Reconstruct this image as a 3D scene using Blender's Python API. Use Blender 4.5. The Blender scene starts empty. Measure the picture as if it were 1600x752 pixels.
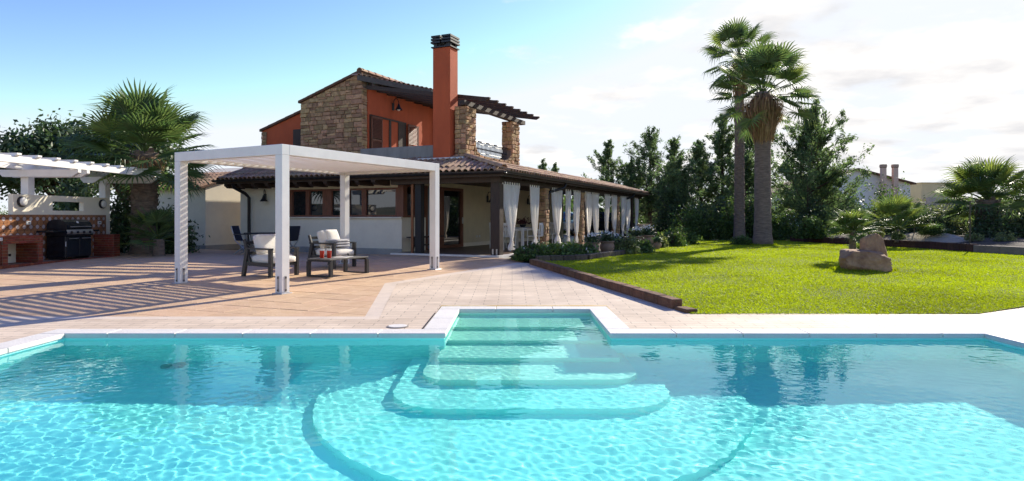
import bpy, bmesh, math, random
import numpy as np
from mathutils import Vector, Matrix

SC = bpy.context.scene
COL = SC.collection
rad = math.radians
random.seed(7)
RNG = np.random.default_rng(11)

# ------------------------------------------------------------------ camera
cam_data = bpy.data.cameras.new('camera')
cam = bpy.data.objects.new('camera', cam_data)
COL.objects.link(cam)
SC.camera = cam
cam.location = (0, 0, 1.3)
cam.rotation_euler = (rad(90), 0, 0)
cam_data.sensor_width = 36
cam_data.lens = 22.5
cam_data.shift_y = -36 / 1600
cam_data.clip_start = 0.05
cam_data.clip_end = 3000

# ------------------------------------------------------------------ sun and sky
SUN_EL, SUN_AZ = rad(29), rad(38.5)
sun_dir = Vector((math.sin(SUN_AZ) * math.cos(SUN_EL), math.cos(SUN_AZ) * math.cos(SUN_EL), math.sin(SUN_EL)))
sun_data = bpy.data.lights.new('sun', 'SUN')
sun_data.energy = 2.75
sun_data.angle = rad(0.5)
sun_data.color = (1.0, 0.925, 0.79)
sun_data.cycles.is_caustics_light = True
sun = bpy.data.objects.new('sun', sun_data)
COL.objects.link(sun)
sun.rotation_euler = sun_dir.to_track_quat('Z', 'Y').to_euler()

world = bpy.data.worlds.new('World')
SC.world = world
world.use_nodes = True
def build_world():
    nt = world.node_tree
    N, L = nt.nodes, nt.links
    bg = N['Background']
    bg.inputs['Strength'].default_value = 0.094
    sky = N.new('ShaderNodeTexSky')
    sky.sky_type = 'NISHITA'
    sky.sun_disc = False
    sky.sun_elevation = SUN_EL
    sky.sun_rotation = SUN_AZ
    sky.altitude = 50
    sky.air_density = 1.0
    sky.dust_density = 0.2
    sky.ozone_density = 1.6
    tc = N.new('ShaderNodeTexCoord')
    sep = N.new('ShaderNodeSeparateXYZ')
    L.new(tc.outputs['Generated'], sep.inputs[0])
    def M(op, a, b=None, c=None):
        n = N.new('ShaderNodeMath'); n.operation = op
        for i, v in enumerate((a, b, c)):
            if v is None: continue
            if isinstance(v, (int, float)): n.inputs[i].default_value = v
            else: L.new(v, n.inputs[i])
        return n.outputs[0]
    # cloud layer: the view direction projected on a curved deck overhead
    den = M('ADD', M('MAXIMUM', sep.outputs[2], 0.0), 0.14)
    cmb = N.new('ShaderNodeCombineXYZ')
    L.new(M('DIVIDE', sep.outputs[0], den), cmb.inputs[0])
    L.new(M('DIVIDE', sep.outputs[1], den), cmb.inputs[1])
    n1 = N.new('ShaderNodeTexNoise'); n1.inputs['Scale'].default_value = 1.9; n1.inputs['Detail'].default_value = 8; n1.inputs['Roughness'].default_value = 0.56
    n1.inputs['Distortion'].default_value = 0.2
    L.new(cmb.outputs[0], n1.inputs['Vector'])
    n2 = N.new('ShaderNodeTexNoise'); n2.inputs['Scale'].default_value = 2.8; n2.inputs['Detail'].default_value = 6
    off = N.new('ShaderNodeVectorMath'); off.operation = 'ADD'; off.inputs[1].default_value = (3.7, 1.9, 0.4)
    L.new(cmb.outputs[0], off.inputs[0]); L.new(off.outputs[0], n2.inputs['Vector'])
    # cover: thick towards the sun's side and near the horizon, nearly clear opposite
    side = N.new('ShaderNodeVectorMath'); side.operation = 'DOT_PRODUCT'
    L.new(tc.outputs['Generated'], side.inputs[0]); side.inputs[1].default_value = (0.85, 0.52, 0)
    low = M('SUBTRACT', 1.0, M('MULTIPLY', sep.outputs[2], 2.2))
    cover = M('ADD', M('MULTIPLY', M('SUBTRACT', side.outputs['Value'], 0.55), 0.42), M('MULTIPLY', low, 0.07))
    val = M('ADD', n1.outputs['Fac'], cover)
    mr = N.new('ShaderNodeMapRange'); mr.interpolation_type = 'SMOOTHSTEP'
    mr.inputs['From Min'].default_value = 0.555; mr.inputs['From Max'].default_value = 0.72
    L.new(val, mr.inputs['Value'])
    # keep the very horizon hazy instead of cloudy streaks
    hz = N.new('ShaderNodeMapRange'); hz.inputs['From Min'].default_value = 0.0; hz.inputs['From Max'].default_value = 0.09
    L.new(sep.outputs[2], hz.inputs['Value'])
    fac = M('MULTIPLY', mr.outputs[0], M('MULTIPLY_ADD', hz.outputs[0], 0.6, 0.4))
    fac = M('MULTIPLY', fac, 0.92)
    ramp = N.new('ShaderNodeValToRGB')
    ramp.color_ramp.elements[0].position = 0.35; ramp.color_ramp.elements[0].color = (3.35, 3.3, 3.35, 1)
    ramp.color_ramp.elements[1].position = 0.62; ramp.color_ramp.elements[1].color = (5.2, 5.0, 4.75, 1)
    L.new(n2.outputs['Fac'], ramp.inputs[0])
    mix = N.new('ShaderNodeMix'); mix.data_type = 'RGBA'
    hsv = N.new('ShaderNodeHueSaturation'); hsv.inputs['Saturation'].default_value = 1.06; hsv.inputs['Hue'].default_value = 0.512
    # a little purer blue, and the glare round the sun held back as thin high haze would
    tn = N.new('ShaderNodeMix'); tn.data_type = 'RGBA'; tn.blend_type = 'MULTIPLY'; tn.inputs['Factor'].default_value = 1; tn.inputs['B'].default_value = (0.98, 0.925, 0.985, 1)
    dk = N.new('ShaderNodeMix'); dk.data_type = 'RGBA'; dk.blend_type = 'DARKEN'; dk.inputs['Factor'].default_value = 1; dk.inputs['B'].default_value = (3.75, 3.95, 4.25, 1)
    L.new(sky.outputs[0], tn.inputs['A'])
    pv = N.new('ShaderNodeMix'); pv.data_type = 'RGBA'; pv.blend_type = 'DIVIDE'; pv.inputs['Factor'].default_value = 1; pv.inputs['B'].default_value = (3.4, 3.4, 3.4, 1)
    gm = N.new('ShaderNodeGamma'); gm.inputs['Gamma'].default_value = 1.5
    pm = N.new('ShaderNodeMix'); pm.data_type = 'RGBA'; pm.blend_type = 'MULTIPLY'; pm.inputs['Factor'].default_value = 1; pm.inputs['B'].default_value = (3.4, 3.4, 3.4, 1)
    L.new(tn.outputs['Result'], pv.inputs['A']); L.new(pv.outputs['Result'], gm.inputs['Color']); L.new(gm.outputs[0], pm.inputs['A']); L.new(pm.outputs['Result'], hsv.inputs['Color'])
    L.new(hsv.outputs[0], dk.inputs['A'])
    L.new(fac, mix.inputs['Factor']); L.new(dk.outputs['Result'], mix.inputs['A']); L.new(ramp.outputs[0], mix.inputs['B'])
    L.new(mix.outputs['Result'], bg.inputs['Color'])
build_world()

SC.view_settings.view_transform = 'Standard'
SC.view_settings.look = 'None'
SC.view_settings.exposure = 1.4
SC.view_settings.gamma = 1.0
SC.view_settings.use_curve_mapping = False
SC.render.engine = 'CYCLES'
SC.cycles.use_denoising = True
SC.cycles.max_bounces = 10
SC.cycles.diffuse_bounces = 6
SC.cycles.transparent_max_bounces = 12
SC.cycles.sample_clamp_indirect = 6
SC.cycles.blur_glossy = 0.5

# ------------------------------------------------------------------ materials
MATS = {}
def mat(key, color, rough=0.6, var=0.0, scale=4.0, bump=0.0, bscale=40.0, spec=0.5, metal=0.0, color2=None, coords='Object', rnd=0.0, trans=0.0, island=0.0, stretch=None):
    """procedural principled material: base colour broken up by noise, fine bump, random per object / island"""
    if key in MATS: return MATS[key]
    m = bpy.data.materials.new(key); m.use_nodes = True
    nt = m.node_tree; N, L = nt.nodes, nt.links
    b = N['Principled BSDF']
    b.inputs['Roughness'].default_value = rough
    b.inputs['Metallic'].default_value = metal
    b.inputs['Specular IOR Level'].default_value = spec
    tc = N.new('ShaderNodeTexCoord')
    vec = tc.outputs[coords]
    if stretch:
        mp = N.new('ShaderNodeMapping'); mp.inputs['Scale'].default_value = stretch
        L.new(vec, mp.inputs[0]); vec = mp.outputs[0]
    c2 = color2 if color2 else tuple(max(0, c * (1 - var)) for c in color)
    c1 = color if color2 else tuple(min(1, c * (1 + var)) for c in color)
    nz = N.new('ShaderNodeTexNoise'); nz.inputs['Scale'].default_value = scale; nz.inputs['Detail'].default_value = 6; nz.inputs['Roughness'].default_value = 0.65
    L.new(vec, nz.inputs['Vector'])
    rmp = N.new('ShaderNodeValToRGB')
    rmp.color_ramp.elements[0].position = 0.32; rmp.color_ramp.elements[0].color = (*c2, 1)
    rmp.color_ramp.elements[1].position = 0.68; rmp.color_ramp.elements[1].color = (*c1, 1)
    L.new(nz.outputs['Fac'], rmp.inputs[0])
    out = rmp.outputs[0]
    if rnd or island:
        hs = N.new('ShaderNodeHueSaturation')
        if rnd:
            oi = N.new('ShaderNodeObjectInfo'); src = oi.outputs['Random']; amt = rnd
        else:
            gi = N.new('ShaderNodeNewGeometry'); src = gi.outputs['Random Per Island']; amt = island
        mr = N.new('ShaderNodeMapRange'); mr.inputs['To Min'].default_value = 1 - amt; mr.inputs['To Max'].default_value = 1 + amt
        L.new(src, mr.inputs['Value']); L.new(mr.outputs[0], hs.inputs['Value'])
        mr2 = N.new('ShaderNodeMapRange'); mr2.inputs['To Min'].default_value = 0.5 - amt * 0.05; mr2.inputs['To Max'].default_value = 0.5 + amt * 0.05
        frac = N.new('ShaderNodeMath'); frac.operation = 'FRACT'
        mul = N.new('ShaderNodeMath'); mul.operation = 'MULTIPLY'; mul.inputs[1].default_value = 7.31
        L.new(src, mul.inputs[0]); L.new(mul.outputs[0], frac.inputs[0]); L.new(frac.outputs[0], mr2.inputs['Value'])
        L.new(mr2.outputs[0], hs.inputs['Hue'])
        L.new(out, hs.inputs['Color']); out = hs.outputs[0]
    L.new(out, b.inputs['Base Color'])
    if bump:
        n2 = N.new('ShaderNodeTexNoise'); n2.inputs['Scale'].default_value = bscale; n2.inputs['Detail'].default_value = 5
        L.new(vec, n2.inputs['Vector'])
        bp = N.new('ShaderNodeBump'); bp.inputs['Strength'].default_value = bump; bp.inputs['Distance'].default_value = 0.02
        L.new(n2.outputs['Fac'], bp.inputs['Height']); L.new(bp.outputs[0], b.inputs['Normal'])
    if trans:
        tr = N.new('ShaderNodeBsdfTranslucent'); mx = N.new('ShaderNodeMixShader'); mx.inputs[0].default_value = trans
        br = N.new('ShaderNodeHueSaturation'); br.inputs['Value'].default_value = 1.7; br.inputs['Saturation'].default_value = 1.05
        L.new(out, br.inputs['Color']); L.new(br.outputs[0], tr.inputs['Color'])
        L.new(b.outputs[0], mx.inputs[1]); L.new(tr.outputs[0], mx.inputs[2])
        L.new(mx.outputs[0], N['Material Output'].inputs['Surface'])
    m['tree'] = 1
    MATS[key] = m
    return m

def paver_mat():
    m = bpy.data.materials.new('cream_pavers'); m.use_nodes = True
    nt = m.node_tree; N, L = nt.nodes, nt.links
    b = N['Principled BSDF']; b.inputs['Roughness'].default_value = 0.75
    tc = N.new('ShaderNodeTexCoord')
    br = N.new('ShaderNodeTexBrick')
    br.inputs['Scale'].default_value = 1.0
    br.inputs['Brick Width'].default_value = 0.42; br.inputs['Row Height'].default_value = 0.14
    br.inputs['Mortar Size'].default_value = 0.006; br.inputs['Mortar Smooth'].default_value = 0.3
    br.inputs['Color1'].default_value = (0.74, 0.60, 0.45, 1); br.inputs['Color2'].default_value = (0.66, 0.53, 0.39, 1)
    br.inputs['Mortar'].default_value = (0.36, 0.29, 0.22, 1)
    L.new(tc.outputs['Object'], br.inputs['Vector'])
    nz = N.new('ShaderNodeTexNoise'); nz.inputs['Scale'].default_value = 0.9; nz.inputs['Detail'].default_value = 7; nz.inputs['Roughness'].default_value = 0.7
    L.new(tc.outputs['Object'], nz.inputs['Vector'])
    rp = N.new('ShaderNodeValToRGB'); rp.color_ramp.elements[0].position = 0.3; rp.color_ramp.elements[0].color = (0.74, 0.71, 0.69, 1); rp.color_ramp.elements[1].position = 0.7; rp.color_ramp.elements[1].color = (1.12, 1.12, 1.12, 1)
    L.new(nz.outputs['Fac'], rp.inputs[0])
    mx = N.new('ShaderNodeMix'); mx.data_type = 'RGBA'; mx.blend_type = 'MULTIPLY'; mx.inputs['Factor'].default_value = 1
    L.new(br.outputs['Color'], mx.inputs['A']); L.new(rp.outputs[0], mx.inputs['B'])
    L.new(mx.outputs['Result'], b.inputs['Base Color'])
    bp = N.new('ShaderNodeBump'); bp.inputs['Strength'].default_value = 0.5; bp.inputs['Distance'].default_value = 0.01
    n2 = N.new('ShaderNodeTexNoise'); n2.inputs['Scale'].default_value = 60
    L.new(tc.outputs['Object'], n2.inputs['Vector'])
    ad = N.new('ShaderNodeMath'); ad.operation = 'MULTIPLY_ADD'; ad.inputs[1].default_value = -1.0
    sc = N.new('ShaderNodeMath'); sc.operation = 'MULTIPLY'; sc.inputs[1].default_value = 0.35
    L.new(n2.outputs['Fac'], sc.inputs[0]); L.new(br.outputs['Fac'], ad.inputs[0]); L.new(sc.outputs[0], ad.inputs[2])
    L.new(ad.outputs[0], bp.inputs['Height']); L.new(bp.outputs[0], b.inputs['Normal'])
    return m

def water_mat():
    m = bpy.data.materials.new('pool_water'); m.use_nodes = True
    nt = m.node_tree; N, L = nt.nodes, nt.links
    N.remove(N['Principled BSDF'])
    g = N.new('ShaderNodeBsdfGlass'); g.inputs['Roughness'].default_value = 0.0; g.inputs['IOR'].default_value = 1.33
    g.inputs['Color'].default_value = (0.70, 1.0, 0.97, 1)
    L.new(g.outputs[0], N['Material Output'].inputs['Surface'])
    return m

def glass_mat():
    m = bpy.data.materials.new('window_glass'); m.use_nodes = True
    b = m.node_tree.nodes['Principled BSDF']
    b.inputs['Base Color'].default_value = (0.012, 0.015, 0.018, 1); b.inputs['Roughness'].default_value = 0.02
    b.inputs['Specular IOR Level'].default_value = 1.0; b.inputs['Coat Weight'].default_value = 0.6; b.inputs['Coat Roughness'].default_value = 0.01
    return m

def pattern_tile_mat():
    """glazed wall tile: terracotta with a cream octagon and dark bow-ties at the joints"""
    m = bpy.data.materials.new('patterned_tile'); m.use_nodes = True
    nt = m.node_tree; N, L = nt.nodes, nt.links
    b = N['Principled BSDF']; b.inputs['Roughness'].default_value = 0.35
    tc = N.new('ShaderNodeTexCoord'); sp = N.new('ShaderNodeSeparateXYZ'); L.new(tc.outputs['Object'], sp.inputs[0])
    def M(op, a, bb=None):
        n = N.new('ShaderNodeMath'); n.operation = op
        for i, v in enumerate((a, bb)):
            if v is None: continue
            if isinstance(v, (int, float)): n.inputs[i].default_value = v
            else: L.new(v, n.inputs[i])
        return n.outputs[0]
    ax, az = M('ABSOLUTE', sp.outputs[1]), M('ABSOLUTE', sp.outputs[2])
    mx_, sm = M('MAXIMUM', ax, az), M('ADD', ax, az)
    octa = M('MAXIMUM', mx_, M('MULTIPLY', sm, 0.72))
    oc = M('LESS_THAN', octa, 0.05)
    ring = M('LESS_THAN', octa, 0.062)
    bow = M('GREATER_THAN', M('SUBTRACT', mx_, M('MULTIPLY', M('MINIMUM', ax, az), 1.6)), 0.072)
    def mixc(f, a, c):
        n = N.new('ShaderNodeMix'); n.data_type = 'RGBA'; L.new(f, n.inputs['Factor'])
        if isinstance(a, tuple): n.inputs['A'].default_value = a
        else: L.new(a, n.inputs['A'])
        n.inputs['B'].default_value = c
        return n.outputs['Result']
    c = mixc(bow, (0.33, 0.14, 0.055, 1), (0.035, 0.02, 0.02, 1))
    c = mixc(ring, c, (0.10, 0.045, 0.03, 1))
    c = mixc(oc, c, (0.50, 0.40, 0.36, 1))
    hs = N.new('ShaderNodeHueSaturation'); oi = N.new('ShaderNodeObjectInfo')
    mr = N.new('ShaderNodeMapRange'); mr.inputs['To Min'].default_value = 0.75; mr.inputs['To Max'].default_value = 1.2
    L.new(oi.outputs['Random'], mr.inputs['Value']); L.new(mr.outputs[0], hs.inputs['Value']); L.new(c, hs.inputs['Color'])
    L.new(hs.outputs[0], b.inputs['Base Color'])
    return m

WHITE = mat('white_render', (0.83, 0.745, 0.57), 0.85, 0.06, 1.6, 0.25, 60)
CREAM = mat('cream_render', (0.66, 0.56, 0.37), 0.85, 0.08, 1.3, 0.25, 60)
WMETAL = mat('white_powder_coat', (0.80, 0.77, 0.72), 0.38, 0.06, 2.2)
WPAINT = mat('white_painted_timber', (0.82, 0.79, 0.73), 0.55, 0.05, 5, 0.1, 30)
LOUVRE = mat('cream_louvre', (0.80, 0.72, 0.60), 0.5, 0.04, 3)
REDWALL = mat('red_ochre_render', (0.50, 0.10, 0.032), 0.85, 0.13, 1.6, 0.25, 50, stretch=(1.2, 1.2, 0.5))
CONCRETE = mat('weathered_concrete', (0.26, 0.25, 0.22), 0.85, 0.22, 3.0, 0.3, 40, stretch=(1, 1, 0.25))
DWOOD = mat('dark_stained_timber', (0.046, 0.025, 0.014), 0.6, 0.35, 6, 0.3, 30, stretch=(6, 6, 0.6))
RWOOD = mat('red_brown_timber', (0.17, 0.055, 0.024), 0.5, 0.3, 6, 0.25, 30, stretch=(6, 6, 0.6))
BLACKM = mat('black_metal', (0.014, 0.013, 0.013), 0.4, 0.2, 20)
COPPER = mat('copper_pipe', (0.22, 0.085, 0.035), 0.45, 0.25, 8, metal=0.4)
CHARC = mat('charcoal_frame', (0.022, 0.022, 0.024), 0.45, 0.15, 10)
GREYF = mat('grey_slat_top', (0.10, 0.095, 0.085), 0.5, 0.2, 8)
FABRIC = mat('cream_cushion_fabric', (0.80, 0.76, 0.68), 0.9, 0.06, 6, 0.4, 120)
FABRICG = mat('grey_cushion_fabric', (0.46, 0.45, 0.45), 0.9, 0.08, 6, 0.4, 120)
CURTAIN = mat('sheer_white_curtain', (0.86, 0.82, 0.74), 0.85, 0.04, 4, trans=0.3)
NAVY = mat('navy_sling', (0.012, 0.016, 0.028), 0.8, 0.2, 20)
STONE = mat('ochre_field_stone', (0.52, 0.33, 0.17), 0.9, color2=(0.29, 0.17, 0.085), scale=7, bump=0.7, bscale=26, rnd=0.36)
STONEI = mat('ochre_field_stone_joined', (0.54, 0.34, 0.17), 0.9, color2=(0.30, 0.17, 0.085), scale=7, bump=0.7, bscale=26, island=0.34)
MORTAR = mat('sandy_mortar', (0.21, 0.145, 0.09), 0.95, 0.2, 8, 0.4, 60)
RTILE = mat('roof_tile_clay', (0.54, 0.345, 0.20), 0.85, color2=(0.31, 0.18, 0.105), scale=9, bump=0.5, bscale=40, rnd=0.3)
RTILEI = mat('roof_tile_clay_joined', (0.54, 0.345, 0.20), 0.85, color2=(0.31, 0.18, 0.105), scale=9, bump=0.5, bscale=40, island=0.3)
RBASE = mat('roof_underlay_clay', (0.14, 0.075, 0.045), 0.95, 0.3, 8, 0.4, 40)
BRICK = mat('red_brick', (0.31, 0.075, 0.03), 0.85, color2=(0.20, 0.045, 0.02), scale=12, bump=0.5, bscale=50, island=0.25)
GROUT = mat('dark_grout', (0.27, 0.18, 0.12), 0.95, 0.2, 10, 0.3, 60)
TERRA = mat('terracotta_floor_tile', (0.66, 0.45, 0.275), 0.72, color2=(0.56, 0.36, 0.205), scale=5, bump=0.35, bscale=35, rnd=0.07)
TERRAI = mat('terracotta_floor_tile_joined', (0.66, 0.45, 0.275), 0.72, color2=(0.56, 0.36, 0.205), scale=5, bump=0.35, bscale=35, island=0.07)
COPING = mat('white_coping_stone', (0.74, 0.70, 0.63), 0.7, 0.06, 5, 0.3, 50, rnd=0.04)
LINER = mat('pale_turquoise_liner', (0.52, 0.94, 0.91), 0.6, 0.03, 3)
LINER_SHALLOW = mat('shallow_tint_liner', (0.76, 0.90, 0.80), 0.6, 0.03, 3)  # weaker light absorption of shallow water put into this paler liner colour
PAVER = paver_mat()
WATER = water_mat()
GLASS = glass_mat()
PTILE = pattern_tile_mat()
TRUNK = mat('grey_palm_trunk', (0.21, 0.155, 0.115), 0.95, 0.35, 5, 1.0, 18, stretch=(1, 1, 5))
BARK = mat('brown_bark', (0.09, 0.06, 0.04), 0.95, 0.4, 6, 0.8, 25, stretch=(3, 3, 0.7))
STRAW = mat('dead_palm_straw', (0.33, 0.21, 0.10), 0.9, 0.2, 6, island=0.35, trans=0.15)
FROND = mat('fan_palm_frond', (0.092, 0.145, 0.042), 0.45, 0.25, 3, island=0.3, trans=0.38)
FRONDY = mat('yellow_green_frond', (0.165, 0.215, 0.045), 0.5, 0.25, 3, island=0.25, trans=0.4)
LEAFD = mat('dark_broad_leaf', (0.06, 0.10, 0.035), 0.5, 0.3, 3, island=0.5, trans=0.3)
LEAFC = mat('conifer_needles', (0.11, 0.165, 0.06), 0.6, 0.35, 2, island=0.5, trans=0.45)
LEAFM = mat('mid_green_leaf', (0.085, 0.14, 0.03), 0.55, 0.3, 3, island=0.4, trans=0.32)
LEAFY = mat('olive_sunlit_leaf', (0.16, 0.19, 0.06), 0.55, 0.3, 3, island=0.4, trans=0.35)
FLOWERW = mat('white_blossom', (0.78, 0.76, 0.74), 0.8, 0.05, 10, island=0.15, trans=0.2)
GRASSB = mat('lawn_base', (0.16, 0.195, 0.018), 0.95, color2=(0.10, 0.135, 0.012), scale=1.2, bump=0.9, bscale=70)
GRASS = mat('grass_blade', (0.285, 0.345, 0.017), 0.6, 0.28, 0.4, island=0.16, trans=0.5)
SOIL = mat('dry_ground', (0.20, 0.16, 0.09), 0.95, color2=(0.10, 0.10, 0.05), scale=0.15, bump=0.4, bscale=8)
BEDSOIL = mat('bed_soil', (0.06, 0.042, 0.028), 0.95, 0.3, 6, 0.8, 30)
GRAVEL = mat('pale_gravel', (0.46, 0.38, 0.28), 0.95, 0.2, 30, 0.8, 90)
EDGEB = mat('brown_edging_block', (0.17, 0.085, 0.04), 0.9, 0.3, 8, 0.8, 40, rnd=0.2)
ROCK = mat('pinkish_boulder', (0.52, 0.31, 0.16), 0.9, color2=(0.19, 0.095, 0.05), scale=3.2, bump=1.0, bscale=14)
CERAMIC = mat('clay_pot', (0.30, 0.19, 0.12), 0.8, 0.25, 5, 0.3, 30)
HILL = mat('dry_hillside', (0.17, 0.15, 0.08), 0.95, color2=(0.06, 0.07, 0.035), scale=0.03, bump=0.0)
BUILDW = mat('far_white_wall', (0.85, 0.80, 0.70), 0.9, 0.05, 0.6)
BUILDY = mat('far_yellow_wall', (0.75, 0.60, 0.32), 0.9, 0.08, 0.8)
BUILDP = mat('far_pink_chimney', (0.72, 0.50, 0.36), 0.9, 0.08, 0.8)
ENAMEL = mat('black_enamel', (0.010, 0.013, 0.018), 0.22, 0.1, 20)
STEEL = mat('brushed_steel', (0.55, 0.54, 0.53), 0.35, 0.08, 30, metal=0.85)
REDDRINK = mat('red_drink', (0.55, 0.03, 0.012), 0.1, 0.1, 10)
CLEARG = mat('lamp_glass', (0.75, 0.72, 0.65), 0.2, 0.05, 10)
PLASTW = mat('white_plastic', (0.70, 0.68, 0.62), 0.4, 0.04, 10)
CARD = mat('dark_car_paint', (0.012, 0.014, 0.02), 0.15, 0.1, 3)
CARB = mat('blue_car_paint', (0.03, 0.16, 0.24), 0.2, 0.1, 3)
RUBBER = mat('tyre_rubber', (0.012, 0.012, 0.012), 0.8, 0.1, 10)

# ------------------------------------------------------------------ mesh helpers
def props(o, label=None, cat=None, group=None, kind=None):
    if label: o['label'] = label
    if cat: o['category'] = cat
    if group: o['group'] = group
    if kind: o['kind'] = kind
    return o

def link(name, me, material=None, parent=None, loc=None, rot=None):
    o = bpy.data.objects.new(name, me)
    COL.objects.link(o)
    if material is not None and len(me.materials) == 0: me.materials.append(material)
    if parent is not None: o.parent = parent
    if loc is not None: o.location = loc
    if rot is not None: o.rotation_euler = rot
    return o

def thing(name, label, cat, loc=(0, 0, 0), rz=0.0, group=None):
    o = bpy.data.objects.new(name, None)
    o.empty_display_size = 0.2
    COL.objects.link(o)
    o.location = loc; o.rotation_euler = (0, 0, rz)
    return props(o, label, cat, group)

def structure(name, loc=(0, 0, 0), rz=0.0):
    o = bpy.data.objects.new(name, None); COL.objects.link(o)
    o.location = loc; o.rotation_euler = (0, 0, rz); o['kind'] = 'structure'
    return o

class MB:
    def __init__(s): s.v = []; s.f = []
    def add(s, vs, fs):
        b = len(s.v); s.v += [tuple(p) for p in vs]; s.f += [tuple(b + i for i in f) for f in fs]; return s
    def box(s, a, b):
        x0, x1 = sorted((a[0], b[0])); y0, y1 = sorted((a[1], b[1])); z0, z1 = sorted((a[2], b[2]))
        return s.add([(x0, y0, z0), (x1, y0, z0), (x1, y1, z0), (x0, y1, z0), (x0, y0, z1), (x1, y0, z1), (x1, y1, z1), (x0, y1, z1)],
                     [(0, 3, 2, 1), (4, 5, 6, 7), (0, 1, 5, 4), (1, 2, 6, 5), (2, 3, 7, 6), (3, 0, 4, 7)])
    def cbox(s, a, b, c=0.01):
        """box with chamfered edges (24 verts)"""
        x0, x1 = sorted((a[0], b[0])); y0, y1 = sorted((a[1], b[1])); z0, z1 = sorted((a[2], b[2]))
        bm = bmesh.new(); bmesh.ops.create_cube(bm, size=1)
        for v in bm.verts: v.co = Vector(((x0 + x1) / 2 + v.co.x * (x1 - x0), (y0 + y1) / 2 + v.co.y * (y1 - y0), (z0 + z1) / 2 + v.co.z * (z1 - z0)))
        bmesh.ops.bevel(bm, geom=bm.edges[:], offset=c, segments=1, affect='EDGES')
        bm.verts.index_update()
        s.add([v.co[:] for v in bm.verts], [[v.index for v in f.verts] for f in bm.faces]); bm.free(); return s
    def beam(s, p, q, w, h, up=(0, 0, 1)):
        """rectangular bar from p to q, w across and h along up"""
        p, q = Vector(p), Vector(q); d = (q - p).normalized(); u = Vector(up)
        sd = d.cross(u); sd = sd.normalized() if sd.length > 1e-6 else Vector((1, 0, 0)); uu = sd.cross(d).normalized()
        vs = []
        for c in (p, q):
            for (a, b) in ((-1, -1), (1, -1), (1, 1), (-1, 1)): vs.append(c + sd * a * w / 2 + uu * b * h / 2)
        return s.add(vs, [(0, 1, 2, 3), (7, 6, 5, 4), (0, 4, 5, 1), (1, 5, 6, 2), (2, 6, 7, 3), (3, 7, 4, 0)])
    def tube(s, pts, rs, n=8, cap=True):
        pts = [Vector(p) for p in pts]
        if not isinstance(rs, (list, tuple)): rs = [rs] * len(pts)
        b = len(s.v); prev = None
        for i, p in enumerate(pts):
            d = (pts[min(i + 1, len(pts) - 1)] - pts[max(i - 1, 0)]).normalized()
            if prev is None:
                a = d.cross(Vector((0, 0, 1))); a = a.normalized() if a.length > 1e-3 else Vector((1, 0, 0))
            else:
                a = prev - d * prev.dot(d); a = a.normalized() if a.length > 1e-5 else Vector((1, 0, 0))
            prev = a; c = d.cross(a)
            for k in range(n):
                t = 2 * math.pi * k / n
                s.v.append(tuple(p + (a * math.cos(t) + c * math.sin(t)) * rs[i]))
        for i in range(len(pts) - 1):
            for k in range(n):
                k2 = (k + 1) % n
                s.f.append((b + i * n + k, b + i * n + k2, b + (i + 1) * n + k2, b + (i + 1) * n + k))
        if cap:
            s.f.append(tuple(b + k for k in range(n - 1, -1, -1))); s.f.append(tuple(b + (len(pts) - 1) * n + k for k in range(n)))
        return s
    def lathe(s, prof, n=16, c=(0, 0, 0)):
        b = len(s.v)
        for (r, z) in prof:
            for k in range(n):
                t = 2 * math.pi * k / n; s.v.append((c[0] + r * math.cos(t), c[1] + r * math.sin(t), c[2] + z))
        for i in range(len(prof) - 1):
            for k in range(n):
                k2 = (k + 1) % n; s.f.append((b + i * n + k, b + i * n + k2, b + (i + 1) * n + k2, b + (i + 1) * n + k))
        s.f.append(tuple(b + k for k in range(n - 1, -1, -1))); s.f.append(tuple(b + (len(prof) - 1) * n + k for k in range(n)))
        return s
    def prism(s, poly, z0, z1):
        n = len(poly); b = len(s.v)
        zz0 = z0 if callable(z0) else (lambda x, y: z0); zz1 = z1 if callable(z1) else (lambda x, y: z1)
        s.v += [(x, y, zz0(x, y)) for x, y in poly] + [(x, y, zz1(x, y)) for x, y in poly]
        s.f.append(tuple(b + i for i in range(n - 1, -1, -1))); s.f.append(tuple(b + n + i for i in range(n)))
        for i in range(n):
            j = (i + 1) % n; s.f.append((b + i, b + j, b + n + j, b + n + i))
        return s
    def vprism(s, poly, axis, a, b_):
        """polygon in (t,z) extruded along local x (axis 0: poly in y,z) or y (axis 1: poly in x,z)"""
        n = len(poly); b = len(s.v)
        for c in (a, b_):
            for (t, z) in poly: s.v.append((c, t, z) if axis == 0 else (t, c, z))
        s.f.append(tuple(b + i for i in range(n))); s.f.append(tuple(b + n + i for i in range(n - 1, -1, -1)))
        for i in range(n):
            j = (i + 1) % n; s.f.append((b + j, b + i, b + n + i, b + n + j))
        return s
    def mesh(s, name, smooth=False, fix=True):
        me = bpy.data.meshes.new(name); me.from_pydata(s.v, [], s.f)
        if fix:
            bm = bmesh.new(); bm.from_mesh(me); bmesh.ops.recalc_face_normals(bm, faces=bm.faces); bm.to_mesh(me); bm.free()
        if smooth:
            me.polygons.foreach_set('use_smooth', [True] * len(me.polygons))
            if smooth == 'auto':
                me.set_sharp_from_angle(angle=rad(40))
        me.update(); return me
    def build(s, name, material, parent=None, loc=None, rot=None, smooth=False, fix=True):
        return link(name, s.mesh(name, smooth, fix), material, parent, loc, rot)

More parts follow.
